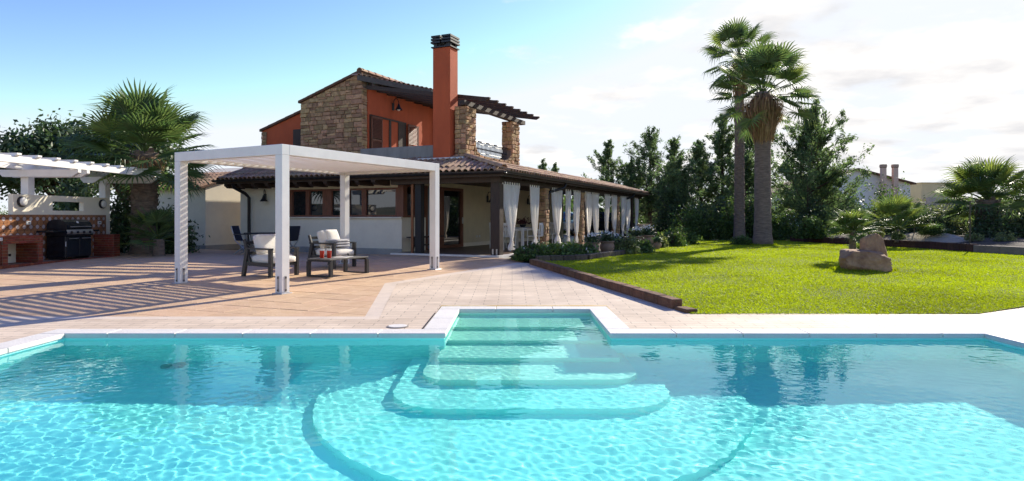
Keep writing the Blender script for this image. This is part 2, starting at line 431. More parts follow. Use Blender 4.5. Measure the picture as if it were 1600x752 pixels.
def npmesh(name, V, Fq, smooth=False):
    """fast mesh from numpy arrays: V (n,3), Fq (m,k)"""
    me = bpy.data.meshes.new(name); V = np.asarray(V, dtype=np.float32); Fq = np.asarray(Fq, dtype=np.int32)
    m, k = Fq.shape
    me.vertices.add(len(V)); me.vertices.foreach_set('co', V.ravel())
    me.loops.add(m * k); me.loops.foreach_set('vertex_index', Fq.ravel())
    me.polygons.add(m); me.polygons.foreach_set('loop_start', np.arange(0, m * k, k, dtype=np.int32))
    try: me.polygons.foreach_set('loop_total', np.full(m, k, dtype=np.int32))
    except Exception: pass
    if smooth: me.polygons.foreach_set('use_smooth', np.ones(m, dtype=bool))
    me.update(calc_edges=True); me.validate(); return me

def gz(y):
    """height of the paved ground: level at the pool, rising gently to the house"""
    return min(max((y - 8.5) * 0.025, 0.0), 0.2)

def clip(poly, conv):
    """clip convex poly by convex counter-clockwise polygon"""
    out = list(poly)
    for i in range(len(conv)):
        a, b = conv[i], conv[(i + 1) % len(conv)]
        ins = lambda p: (b[0] - a[0]) * (p[1] - a[1]) - (b[1] - a[1]) * (p[0] - a[0])
        new = []
        for j in range(len(out)):
            p, q = out[j], out[(j + 1) % len(out)]; dp, dq = ins(p), ins(q)
            if dp >= 0: new.append(p)
            if (dp > 0 > dq) or (dp < 0 < dq):
                t = dp / (dp - dq); new.append((p[0] + (q[0] - p[0]) * t, p[1] + (q[1] - p[1]) * t))
        out = new
        if len(out) < 3: return []
    return out
def area(p): return abs(sum(p[i][0] * p[(i + 1) % len(p)][1] - p[(i + 1) % len(p)][0] * p[i][1] for i in range(len(p)))) / 2 if len(p) > 2 else 0

def sheet(name, polys, dz, material, parent=None):
    bm = bmesh.new()
    for p in polys: bm.faces.new([bm.verts.new((x, y, 0)) for x, y in p])
    for yy in (8.5, 16.5): bmesh.ops.bisect_plane(bm, geom=bm.verts[:] + bm.edges[:] + bm.faces[:], plane_co=(0, yy, 0), plane_no=(0, 1, 0))
    for v in bm.verts: v.co.z = gz(v.co.y) + dz
    bmesh.ops.recalc_face_normals(bm, faces=bm.faces)
    for f in bm.faces:
        if f.normal.z < 0: f.normal_flip()
    me = bpy.data.meshes.new(name); bm.to_mesh(me); bm.free()
    return link(name, me, material, parent)
# ------------------------------------------------------------------ ground
def build_ground():
    o = sheet('ground', [[(-900, 9.7), (900, 9.7), (900, 1500), (-900, 1500)], [(-900, -900), (900, -900), (900, -3.6), (-900, -3.6)],
                     [(-900, -3.6), (-5.5, -3.6), (-5.5, 9.7), (-900, 9.7)], [(5.8, -3.6), (900, -3.6), (900, 9.7), (5.8, 9.7)]], -0.05, SOIL)
    o['kind'] = 'structure'
    # far hills all round, low on the horizon
    mb = MB(); n = 160
    for k in range(n):
        for j, (rr, f) in enumerate(((420, 0), (520, .55), (640, 1.0), (800, 0.0))):
            t = 2 * math.pi * k / n
            behind = 0.5 - 0.5 * math.sin(t)
            h = (0.35 + 0.65 * behind) * (26 + 14 * math.sin(3 * t + 1) + 9 * math.sin(7 * t + 2) + 5 * math.sin(17 * t) + 3 * math.sin(31 * t + 1.3))
            h = max(h, 4) * (0.16 + 0.84 * behind ** 2)
            mb.v.append((rr * math.cos(t), rr * math.sin(t), h * f - 0.2))
    for k in range(n):
        for j in range(3):
            a, b = k * 4 + j, ((k + 1) % n) * 4 + j
            mb.f.append((a, b, b + 1, a + 1))
    h = mb.build('hills', HILL, smooth=True); h['kind'] = 'structure'
build_ground()

def build_deck():
    root = structure('pool_deck')
    polys = [[(-30, -6), (-5.27, -6), (-5.27, 8.2), (-30, 8.2)],
             [(5.55, -6), (30, -6), (30, 8.2), (5.55, 8.2)],
             [(-5.27, -6), (5.55, -6), (5.55, -3.27), (-5.27, -3.27)],
             [(-5.27, 7.42), (-1.03, 7.42), (-1.03, 8.2), (-5.27, 8.2)],
             [(1.38, 7.42), (5.55, 7.42), (5.55, 8.2), (1.38, 8.2)],
             [(-1.71, 8.2), (-1.03, 8.2), (-1.03, 9.32), (-1.845, 9.32)],
             [(1.38, 8.2), (2.4, 8.2), (2.4, 8.7), (2.22, 9.32), (1.38, 9.32)],
             [(-1.845, 9.32), (2.22, 9.32), (0.5, 15.5), (0.37, 15.72), (-2.12, 11.76)],
             [(2.4, 8.2), (30, 8.2), (30, 20.8), (16, 13.6), (6.25, 8.6), (2.4, 8.6)]]
    sheet('cream_paving', polys, 0.0, PAVER, root)
    # smooth pale border strip between the terracotta and the cream paving
    strip = mat('pale_border_strip', (0.68, 0.56, 0.44), 0.7, 0.08, 3, 0.25, 40)
    sheet('border_strip', [[(-30, 8.2), (-1.71, 8.2), (-1.93, 8.4), (-30, 8.4)], [(-1.71, 8.2), (-2.12, 11.76), (-2.35, 11.83), (-1.93, 8.4)],
                           [(-2.12, 11.76), (0.37, 15.72), (0.14, 15.86), (-2.35, 11.83)]], 0.0, strip, root)
    # skimmer lid and the slot beside the step recess
    MB().lathe([(0.13, 0.002), (0.13, 0.008), (0.12, 0.01)], 20, (-1.36, 7.62, 0)).build('skimmer_ring', mat('ring_grey', (0.30, 0.26, 0.22), 0.8, 0.1, 10), root)
    MB().lathe([(0.11, 0.009), (0.11, 0.013)], 20, (-1.36, 7.62, 0)).build('skimmer_lid', COPING, root)
    MB().box((-1.052, 7.45, 0.001), (-1.034, 9.3, 0.005)).build('deck_slot', BLACKM, root)
build_deck()

# ------------------------------------------------------------------ pool
WL = -0.06
def rounded(cx, hw, yb, yf, r, n=8):
    """step outline: straight back at yb, rounded front corners at yf"""
    p = [(cx + hw, yb), (cx - hw, yb)]
    for k in range(n + 1):
        t = math.pi + k / n * math.pi / 2; p.append((cx - hw + r + r * math.cos(t), yf + r + r * math.sin(t)))
    for k in range(n + 1):
        t = 1.5 * math.pi + k / n * math.pi / 2; p.append((cx + hw - r + r * math.cos(t), yf + r + r * math.sin(t)))
    return p
def build_pool():
    root = structure('swimming_pool')
    F0 = WL - 1.125
    def part(name, mb, m=LINER, smooth=False):
        o = mb.build(name, m, root, smooth=smooth); o.cycles.is_caustics_receiver = True; return o
    part('pool_floor', MB().box((-5.3, -3.3, -1.35), (5.58, 9.35, F0)))
    zt = -0.04
    part('pool_wall', MB().box((-5.3, 7.15, -1.25), (-0.76, 7.45, zt)))
    part('pool_wall', MB().box((1.11, 7.15, -1.25), (5.58, 7.45, zt)))
    part('pool_wall', MB().box((-5.3, -3.0, -1.25), (-5.0, 7.15, zt)))
    part('pool_wall', MB().box((5.28, -3.0, -1.25), (5.58, 7.15, zt)))
    part('pool_wall', MB().box((-5.3, -3.3, -1.25), (5.58, -3.0, zt)))
    part('recess_wall', MB().box((-1.06, 7.45, -1.25), (-0.76, 9.05, zt)), LINER_SHALLOW)
    part('recess_wall', MB().box((1.11, 7.45, -1.25), (1.41, 9.05, zt)), LINER_SHALLOW)
    part('recess_wall', MB().box((-1.06, 9.05, -1.25), (1.41, 9.35, zt)), LINER_SHALLOW)
    st = 0.17
    for i, yf in enumerate((8.14, 7.45, 6.75)):
        part('pool_step', MB().box((-0.79, yf, -1.22), (1.14, 9.1, WL - st * (i + 1))), LINER_SHALLOW)
    part('pool_step', MB().prism(rounded(0.175, 1.06, 7.2, 6.08, 0.30), -1.22, WL - st * 4), LINER_SHALLOW)
    part('pool_step', MB().prism(rounded(0.175, 1.27, 7.22, 5.43, 0.50), -1.22, WL - st * 5))
    plat = [(2.125, 7.3), (-1.775, 7.3)] + [(0.175 + 1.95 * math.cos(math.pi + k / 48 * math.pi), 6.0 + 1.95 * math.sin(math.pi + k / 48 * math.pi)) for k in range(49)]
    part('step_platform', MB().prism(plat, -1.22, WL - 1.0))
    part('floor_drain', MB().lathe([(0.13, F0 + .002), (0.13, F0 + .012), (0.11, F0 + .016), (0.04, F0 + .012)], 20, (-3.68, 6.95, 0)), mat('drain_grey', (0.16, 0.42, 0.42), 0.6, 0.1, 9))
    # coping stones, one by one
    cache = {}
    def stone(x0, x1, y0, y1):
        key = (round(x1 - x0, 3), round(y1 - y0, 3))
        if key not in cache:
            cache[key] = MB().cbox((-key[0] / 2 + .0025, -key[1] / 2 + .0025, -0.045), (key[0] / 2 - .0025, key[1] / 2 - .0025, 0.008), 0.006).mesh('coping_stone')
        link('coping_stone', cache[key], COPING, root, ((x0 + x1) / 2, (y0 + y1) / 2, 0))
    def run(a, b, c0, c1, axis, L=0.78):
        n = max(1, round((b - a) / L)); s = (b - a) / n
        for k in range(n):
            if axis == 0: stone(a + k * s, a + (k + 1) * s, c0, c1)
            else: stone(c0, c1, a + k * s, a + (k + 1) * s)
    run(-5.27, -0.74, 7.13, 7.42, 0); run(1.09, 5.55, 7.13, 7.42, 0)
    run(-3.27, 7.13, -5.27, -4.98, 1); run(-3.27, 7.13, 5.26, 5.55, 1)
    run(7.42, 9.03, -1.03, -0.74, 1); run(7.42, 9.03, 1.09, 1.38, 1)
    run(-1.03, 1.38, 9.03, 9.32, 0); run(-4.98, 5.26, -3.27, -2.98, 0)
build_pool()

def build_water():
    nx = 760
    X = np.linspace(-5.02, 5.3, nx)
    Y = np.concatenate([np.linspace(-3.02, 2.2, 60, endpoint=False), np.linspace(2.2, 9.08, 490)])
    XX, YY = np.meshgrid(X, Y); Z = np.zeros_like(XX)
    rng = np.random.default_rng(5)
    for k in range(90):
        lam = 0.056 * (0.18 / 0.056) ** rng.random(); kk = 2 * math.pi / lam
        # wavelets travel mostly across the pool with the light breeze
        a = rng.normal(1.25, 0.9)
        amp = 0.00037 * lam
        Z += amp * np.sin(kk * (XX * math.cos(a) + YY * math.sin(a)) + rng.uniform(0, 6.283))
    for k in range(14):
        lam = rng.uniform(.35, 1.1); kk = 2 * math.pi / lam; a = rng.normal(1.25, 0.8)
        Z += 0.00032 * lam * np.sin(kk * (XX * math.cos(a) + YY * math.sin(a)) + rng.uniform(0, 6.283))
    # patches of livelier and calmer water
    patch = 0.75 + 0.35 * np.sin(0.9 * XX + 0.6 * YY + 1.0) * np.sin(1.3 * YY - 0.5 * XX) + 0.45 * np.exp(-((XX + 4.0) ** 2 + (YY - 6.0) ** 2) / 2.5)
    fade = np.clip((YY - 1.6) / 1.0, 0, 1)
    Z = Z * patch * fade + WL
    V = np.stack([XX, YY, Z], -1).reshape(-1, 3)
    ny = len(Y); idx = np.arange(nx * ny).reshape(ny, nx)
    Q = np.stack([idx[:-1, :-1], idx[:-1, 1:], idx[1:, 1:], idx[1:, :-1]], -1)
    cx = (X[:-1] + X[1:]) / 2; cy = (Y[:-1] + Y[1:]) / 2
    CX, CY = np.meshgrid(cx, cy)
    keep = (CY < 7.3) | ((CX > -0.95) & (CX < 1.3))
    me = npmesh('water', V, Q[keep], smooth=True)
    o = link('water', me, WATER); o['kind'] = 'structure'
    o.cycles.is_caustics_caster = True
build_water()

# ------------------------------------------------------------------ terracotta patio
TANG = rad(-20)
def build_patio():
    root = structure('terracotta_patio')
    R1 = [(-16, 8.4), (-1.93, 8.4), (-2.35, 11.83), (-16, 11.83)]
    R2 = [(-16, 11.83), (-2.35, 11.83), (0.14, 15.86), (0.3, 16.2), (-0.40, 17.55), (-3.75, 19.05), (-16, 24.55)]
    sheet('grout_bed', [R1, R2], -0.012, GROUT, root)
    S = 0.5; c, s = math.cos(TANG), math.sin(TANG)
    full = MB().cbox((-S / 2 + .006, -S / 2 + .006, -0.03), (S / 2 - .006, S / 2 - .006, 0.0), 0.004).mesh('floor_tile')
    cells = []
    for i in range(-60, 61):
        for j in range(-60, 61):
            cx, cy = i * S, j * S
            wx, wy = -6 + c * cx - s * cy, 14 + s * cx + c * cy
            if not (-16.5 < wx < 1 and 8 < wy < 25): continue
            g = 0.006
            quad = [(wx + c * a - s * b, wy + s * a + c * b) for a, b in ((-S/2+g, -S/2+g), (S/2-g, -S/2+g), (S/2-g, S/2-g), (-S/2+g, S/2-g))]
            p1, p2 = clip(quad, R1), clip(quad, R2)
            a1, a2 = area(p1), area(p2)
            if a1 + a2 < 0.004: continue
            cells.append((wy, wx, quad if a1 + a2 > 0.999 * area(quad) else None, [p for p, ar in ((p1, a1), (p2, a2)) if ar > 0.002]))
    # nearest to the camera that are in view first
    cells.sort(key=lambda t: t[0] + (0 if abs(t[1] / t[0]) < 0.82 else 100))
    rest = MB(); n = 0
    slope = math.atan(0.025)
    for wy, wx, quad, ps in cells:
        if n < 300:
            jit = random.uniform(-0.0025, 0.0025)
            if quad:
                tz = gz(wy); rx = slope if 8.7 < wy < 16.3 else 0
                o = link('floor_tile', full, TERRA, root, (wx, wy, tz + jit))
                o.rotation_euler = (Matrix.Rotation(rx, 3, 'X') @ Matrix.Rotation(TANG, 3, 'Z')).to_euler()
            else:
                mb = MB()
                for p in ps: mb.prism(p, lambda x, y: gz(y) - 0.03, lambda x, y: gz(y))
                mb.build('floor_tile', TERRA, root)
            n += 1
        else:
            for p in ([quad] if quad else ps): rest.prism(p, lambda x, y: gz(y) - 0.03, lambda x, y: gz(y))
    o = rest.build('far_floor_tiles', TERRAI, root); o['kind'] = 'stuff'
build_patio()

# ------------------------------------------------------------------ lawn
def sstep(a, b, x):
    t = min(max((x - a) / (b - a), 0), 1); return t * t * (3 - 2 * t)
def lz(x, y):
    return gz(y) + 0.055 * sstep(8.6, 10.8, y) + 0.004
LAWN = [(2.40, 8.6), (6.25, 8.6), (16, 13.6), (14.6, 29), (8.6, 29), (0.62, 15.4)]
def build_lawn():
    bm = bmesh.new()
    nx, ny = 80, 110
    gv = [[bm.verts.new((0.5 + 15.8 * i / nx, 8.55 + 20.6 * j / ny, 0)) for i in range(nx + 1)] for j in range(ny + 1)]
    for j in range(ny):
        for i in range(nx): bm.faces.new((gv[j][i], gv[j][i + 1], gv[j + 1][i + 1], gv[j + 1][i]))
    for i in range(len(LAWN)):
        a, b = LAWN[i], LAWN[(i + 1) % len(LAWN)]
        bmesh.ops.bisect_plane(bm, geom=bm.verts[:] + bm.edges[:] + bm.faces[:], plane_co=(a[0], a[1], 0), plane_no=(b[1] - a[1], -(b[0] - a[0]), 0), clear_outer=True)
    for v in bm.verts: v.co.z = lz(v.co.x, v.co.y) + 0.006 * math.sin(v.co.x * 2.1) * math.sin(v.co.y * 1.7)
    for f in bm.faces: f.smooth = True
    me = bpy.data.meshes.new('lawn'); bm.to_mesh(me); bm.free()
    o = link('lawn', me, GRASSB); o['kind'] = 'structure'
    # blades
    n = 460000
    y = 8.6 / (1 - RNG.random(n) * (1 - 8.6 / 29)); x = RNG.uniform(0.5, 16, n)
    ok = np.ones(n, bool)
    for i in range(len(LAWN)):
        a, b = LAWN[i], LAWN[(i + 1) % len(LAWN)]
        ok &= (b[0] - a[0]) * (y - a[1]) - (b[1] - a[1]) * (x - a[0]) >= 0
    x, y = x[ok], y[ok]
    # longer tufts left by the mower round the rocks, the palms and along the edging
    ta = RNG.uniform(0, 6.283, 2600); tr = RNG.normal(1.0, .07, 2600)
    ex = np.concatenate([7.45 + .58 * tr[:1500] * np.cos(ta[:1500]), 9.4 + .44 * tr[1500:2600] * np.cos(ta[1500:2600])]); ey = np.concatenate([13.6 + .42 * tr[:1500] * np.sin(ta[:1500]), 24.0 + .44 * tr[1500:2600] * np.sin(ta[1500:2600])])
    ft = RNG.random(2600); ex = np.concatenate([ex, 2.45 - 1.83 * ft + RNG.normal(0, .03, 2600)]); ey = np.concatenate([ey, 9.0 + 6.43 * ft])
    nlong = len(ex); x = np.concatenate([x, ex]); y = np.concatenate([y, ey]); n = len(x)
    tt = np.clip((y - 8.6) / 2.2, 0, 1)
    z = np.clip((y - 8.5) * .025, 0, .2) + .055 * tt * tt * (3 - 2 * tt) + .002
    th = RNG.uniform(0, 6.283, n); h = RNG.uniform(.012, .028, n) * (1 + .015 * (y - 8.6)); w = RNG.uniform(.005, .010, n) * (1 + .05 * (y - 8.6))
    h[-nlong:] *= 2.6
    ln = RNG.normal(0, .022, (n, 2))
    B = np.stack([x, y, z], -1); D = np.stack([np.cos(th) * w, np.sin(th) * w, 0 * w], -1)
    T = B + np.stack([ln[:, 0], ln[:, 1], h], -1)
    V = np.stack([B - D, B + D, T], 1).reshape(-1, 3)
    me = npmesh('grass', V, np.arange(3 * n).reshape(-1, 3))
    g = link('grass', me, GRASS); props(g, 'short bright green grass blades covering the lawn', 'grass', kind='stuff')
build_lawn()
# ------------------------------------------------------------------ house
HO = Vector((-0.46, 17.6, 0)); HANG = rad(-24)
HX = Vector((math.cos(HANG), math.sin(HANG), 0)); HY = Vector((-math.sin(HANG), math.cos(HANG), 0))
def HW(v, u, z=0.0):
    """house coordinates (v metres left along the front, u metres back) to world"""
    p = HO + HX * (-v) + HY * u; return (p.x, p.y, z)
house = thing('house', 'two-storey villa with stone gable, red upper walls, tall chimney and tiled porch roof', 'house', HO, HANG)

def hb(mb, v0, v1, u0, u1, z0, z1): return mb.box((-v0, u0, z0), (-v1, u1, z1))
def hpart(name, v0, v1, u0, u1, z0, z1, m, parent=None, c=0.0):
    mb = MB()
    if c: mb.cbox((-v0, u0, z0), (-v1, u1, z1), c)
    else: hb(mb, v0, v1, u0, u1, z0, z1)
    return mb.build(name, m, parent or house)

# a rubble stone: bevelled lump on a wall face; P origin, A along, Z up, Nn outward
def stone_geo(P, A, Nn, a0, a1, z0, z1, top=None, j=0.012):
    cs = [(a0, z0), (a1, z0), (a1, z1), (a0, z1)]
    cs = [(a + random.uniform(-j, j), z + random.uniform(-j, j)) for a, z in cs]
    if top: cs = [(a, min(z, top(a) - 0.004)) for a, z in cs]
    d = random.uniform(0.018, 0.05); ins = min(a1 - a0, z1 - z0) * 0.22
    ca, cz = sum(c[0] for c in cs) / 4, sum(c[1] for c in cs) / 4
    vs = []
    for lev, (dep, k) in enumerate(((-0.02, 0.0), (d * 0.65, 0.25), (d, 1.0))):
        for a, z in cs:
            L = math.hypot(a - ca, z - cz) or 1
            f = 1 - ins * k / L * (1.0 if lev == 2 else 0.5)
            dd = dep + (random.uniform(-0.008, 0.008) if lev == 2 else 0)
            vs.append(P + A * (ca + (a - ca) * f) + Vector((0, 0, cz + (z - cz) * f)) + Nn * dd)
    fs = [(8, 9, 10, 11)]
    for l in (0, 4):
        for i in range(4):
            k = (i + 1) % 4; fs.append((l + i, l + k, l + 4 + k, l + 4 + i))
    return vs, fs
def rubble(P, A, Nn, width, zlo, zhi, hs=(0.10, 0.19), ws=(0.14, 0.36), top=None):
    """yield stones of an irregular coursed rubble face"""
    P, A, Nn = Vector(P), Vector(A), Vector(Nn); g = 0.012
    z = zlo; out = []
    while z < zhi - 0.03:
        h = min(random.uniform(*hs), zhi - z); 
        if zhi - z - h < 0.06: h = zhi - z
        a = 0.0
        while a < width - 0.01:
            w = random.uniform(*ws)
            if width - a - w < ws[0] * 0.7: w = width - a
            lim = top((a + w / 2)) if top else 1e9
            if z + 0.04 < lim:
                if h > 0.15 and random.random() < 0.3:
                    hm = h * random.uniform(.4, .6)
                    out.append(stone_geo(P, A, Nn, a + g / 2, a + w - g / 2, z + g / 2, z + hm - g / 2, top))
                    if z + hm + 0.03 < lim: out.append(stone_geo(P, A, Nn, a + g / 2, a + w - g / 2, z + hm + g / 2, z + h - g / 2, top))
                else:
                    out.append(stone_geo(P, A, Nn, a + g / 2, a + w - g / 2, z + g / 2, z + h - g / 2, top))
            a += w
        z += h
    return out
def stones_as_parts(stones, parent, m=STONE):
    for vs, fs in stones: MB().add(vs, fs).build('stone', m, parent, smooth=False)
def stones_joined(stones, parent, name='stone_facing', m=STONEI):
    mb = MB()
    for vs, fs in stones: mb.add(vs, fs)
    o = mb.build(name, m, parent); o['kind'] = 'stuff'; return o
AX = Vector((1, 0, 0)); AY = Vector((0, 1, 0))

def window_set(name, parent, bars, z0, z1, plane, axis, panes, fm=RWOOD, depth=0.08, fw=0.06):
    """a framed glazed opening. axis 'v': in the front plane (x runs along -v) ; axis 'u': in a right-facing plane. panes: list of (a0,a1)"""
    def bx(mb, a0, a1, d0, d1, zz0, zz1):
        return mb.box((-a0, d0, zz0), (-a1, d1, zz1)) if axis == 'v' else mb.box((d0, a0, zz0), (d1, a1, zz1))
    lo, hi = bars
    sgn = -1 if axis == 'v' else 1
    root = None
    mb = MB(); p = plane; out = p + sgn * 0.03; inn = p - sgn * depth
    bx(mb, lo, hi, inn, out, z0, z0 + fw); bx(mb, lo, hi, inn, out, z1 - fw, z1)
    edges = [lo] + sorted([e for pr in panes for e in pr]) + [hi]
    for i in range(0, len(edges), 2):
        if abs(edges[i + 1] - edges[i]) > 0.004: bx(mb, edges[i], edges[i + 1], inn, out - sgn * 0.003, z0 + fw, z1 - fw)
    root = mb.build(name, fm, parent)
    for a0, a1 in panes:
        m2 = MB(); bx(m2, a0, a1, p - sgn * 0.05, p - sgn * 0.035, z0 + fw, z1 - fw); m2.build('pane', GLASS, root)
    return root

def build_ground_floor():
    W = 'wall'
    # front wall with the long window band
    hpart(W, 3.45, 10.1, 0.6, 0.85, 0.15, 1.30, WHITE)
    hpart(W, 7.93, 10.1, 0.6, 0.85, 1.30, 2.66, WHITE)
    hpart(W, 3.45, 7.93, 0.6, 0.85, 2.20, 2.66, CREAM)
    hpart('skirting', 3.44, 10.1, 0.575, 0.6, 0.15, 0.34, mat('grey_plinth', (0.36, 0.34, 0.30), 0.9, 0.12, 3, 0.3, 40))
    hpart('window_sill', 3.42, 7.96, 0.52, 0.62, 1.27, 1.315, WHITE, c=0.008)
    window_set('front_window', house, (3.56, 7.92), 1.315, 2.22, 0.60, 'v', [(7.74, 7.18), (7.03, 6.48), (6.11, 5.60), (5.42, 4.93), (4.76, 3.66)])
    hpart('corner_post', 3.36, 3.56, 0.55, 0.75, 1.316, 2.30, RWOOD)
    # building mass behind, so the rooms are closed
    hpart(W, 3.66, 10.1, 7.8, 8.0, 0.15, 3.2, WHITE)
    hpart(W, 9.9, 10.1, 0.851, 7.8, 0.15, 3.0, WHITE)
    hpart('ceiling_slab', 3.66, 9.9, 0.851, 7.8, 2.70, 2.80, WHITE)
    # right-facing wall under the porch
    hpart(W, 3.45, 3.65, 0.851, 2.0, 0.15, 1.30, WHITE)
    window_set('porch_window', house, (0.76, 1.98), 1.30, 2.32, -3.45, 'u', [(0.86, 1.30), (1.42, 1.90)])
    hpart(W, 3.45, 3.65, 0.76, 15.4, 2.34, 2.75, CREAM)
    d = hpart('side_door', 3.47, 3.53, 2.05, 2.62, 0.25, 2.30, mat('blue_grey_door', (0.22, 0.27, 0.33), 0.5, 0.1, 3))
    hpart('door_frame', 3.41, 3.66, 1.98, 2.05, 0.25, 2.33, RWOOD); hpart('door_frame', 3.41, 3.66, 2.62, 2.98, 0.25, 2.33, RWOOD)
    g = window_set('glass_door', house, (2.99, 4.5), 0.25, 2.33, -3.45, 'u', [(3.12, 4.36)], fw=0.1)
    hb(MB(), 3.38, 3.44, 4.40, 4.43, 1.08, 1.30).build('handle', STEEL, g)
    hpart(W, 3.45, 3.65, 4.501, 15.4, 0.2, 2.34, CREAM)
    hpart('skirting', 3.425, 3.45, 4.51, 15.4, 0.2, 0.38, WHITE)
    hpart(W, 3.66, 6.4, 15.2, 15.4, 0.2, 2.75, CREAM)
    for k in (0, 1): hb(MB(), 3.43, 3.45, 5.55 + k * .22, 5.65 + k * .22, 0.55, 0.63).build('socket', PLASTW, house)
    # terrace slab with pale border
    hpart('terrace_floor', 0.02, 3.44, 0.12, 18.4, 0.0, 0.245, mat('brown_porch_tile', (0.17, 0.105, 0.07), 0.45, 0.2, 2.5, 0.2, 20))
    hpart('terrace_border', -0.12, 3.44, -0.02, 0.119, 0.0, 0.25, COPING); hpart('terrace_border', -0.12, 0.019, 0.12, 18.5, 0.0, 0.25, COPING)
    # posts, columns, beams, ceiling
    pst = hpart('porch_post', -0.06, 0.22, 0.14, 0.42, 0.25, 2.30, DWOOD, c=0.012)
    for a in (0.02, 0.14): hb(MB(), a - .02, a + .02, 0.128, 0.1405, 0.27, 0.42).build('bracket', STEEL, pst)
    hpart('porch_post', 2.52, 2.72, 0.2, 0.4, 0.2, 2.30, mat('black_timber', (0.012, 0.011, 0.011), 0.6, 0.2, 6))
    MB().tube([(-2.81, 0.2, 0.15), (-2.81, 0.2, 2.42)], 0.045, 12).build('copper_downpipe', COPPER, house, smooth='auto')
    hpart('front_beam', -0.1, 3.5, 0.1, 0.36, 2.28, 2.48, DWOOD); hpart('side_beam', -0.04, 0.20, 0.361, 18.0, 2.27, 2.47, DWOOD)
    hpart('porch_ceiling', -0.3, 3.45, -0.1, 18.1, 2.485, 2.52, DWOOD)
    for k in range(28): hb(MB(), -0.28, 0.12, 0.5 + k * 0.64, 0.58 + k * 0.64, 2.40, 2.4845).build('rafter_tail', DWOOD, house)
    for i, u in enumerate((3.85, 7.73, 10.5, 13.17)):
        if i == 2: continue
        w = 0.17
        col = hpart('stone_column', 0.1 - w + .03, 0.1 + w - .03, u - w + .03, u + w - .03, 0.25, 2.27, MORTAR)
        st = rubble((-0.1 - w + .02, u - w + .03, 0), AX, -AY, 2 * w - .04, 0.25, 2.26, (0.08, 0.16), (0.12, 0.3)) + rubble((-0.1 + w - .03, u - w + .02, 0), AY, AX, 2 * w - .04, 0.25, 2.26, (0.08, 0.16), (0.12, 0.3))
        stones_joined(st, col)
    hpart('porch_post', -0.02, 0.22, 15.92, 16.16, 0.25, 2.28, DWOOD)
    hpart('porch_post', 2.9, 3.15, 17.6, 17.85, 0.25, 2.48, DWOOD)
    # dark downpipes with their swan necks
    MB().tube([(-9.62, -0.2, 2.44), (-9.62, -0.12, 2.30), (-9.62, 0.35, 2.12), (-9.62, 0.52, 1.98), (-9.62, 0.52, 0.3)], 0.055, 10).build('downpipe', BLACKM, house, smooth='auto')
    for u in (4.22, 14.2): MB().tube([(0.42, u + .5, 2.44), (0.36, u + .45, 2.30), (-0.02, u + .08, 2.16), (-0.06, u + .02, 2.05), (-0.06, u, 0.25)], 0.05, 10).build('downpipe', BLACKM, house, smooth='auto')
    # gutters
    def gutter(p, q, name='gutter'):
        mb = MB(); p, q = Vector(p), Vector(q); d = (q - p).normalized(); sd = d.cross(Vector((0, 0, 1)))
        prof = [(math.cos(t) * 0.075, math.sin(t) * 0.075) for t in np.linspace(math.pi, 2 * math.pi, 9)]
        prof += [(x * 0.86, z * 0.86) for x, z in reversed(prof)]
        n = len(prof)
        for c in (p, q):
            for x, z in prof: mb.v.append(tuple(c + sd * x + Vector((0, 0, z))))
        for i in range(n): mb.f.append((i, (i + 1) % n, n + (i + 1) % n, n + i))
        mb.f.append(tuple(range(n))); mb.f.append(tuple(range(2 * n - 1, n - 1, -1)))
        mb.build(name, BLACKM, house)
    gutter((-10.4, -0.29, 2.555), (0.44, -0.29, 2.555)); gutter((0.44, -0.29, 2.556), (0.44, 18.2, 2.556))
    hpart('fascia', -0.36, 10.35, -0.205, -0.17, 2.42, 2.57, DWOOD); hpart('fascia', -0.361, -0.33, -0.169, 18.15, 2.42, 2.57, DWOOD)
    for k in range(11):
        v = 3.95 + k * 0.6
        mb = MB().vprism([(-0.17, 2.44), (-0.17, 2.36), (-0.05, 2.28), (0.6, 2.28), (0.6, 2.44)], 0, -v - 0.07, -v + 0.07); mb.build('rafter_tail', DWOOD, house)
    hpart('soffit', 3.46, 10.3, -0.168, 0.6, 2.445, 2.47, DWOOD)
build_ground_floor()

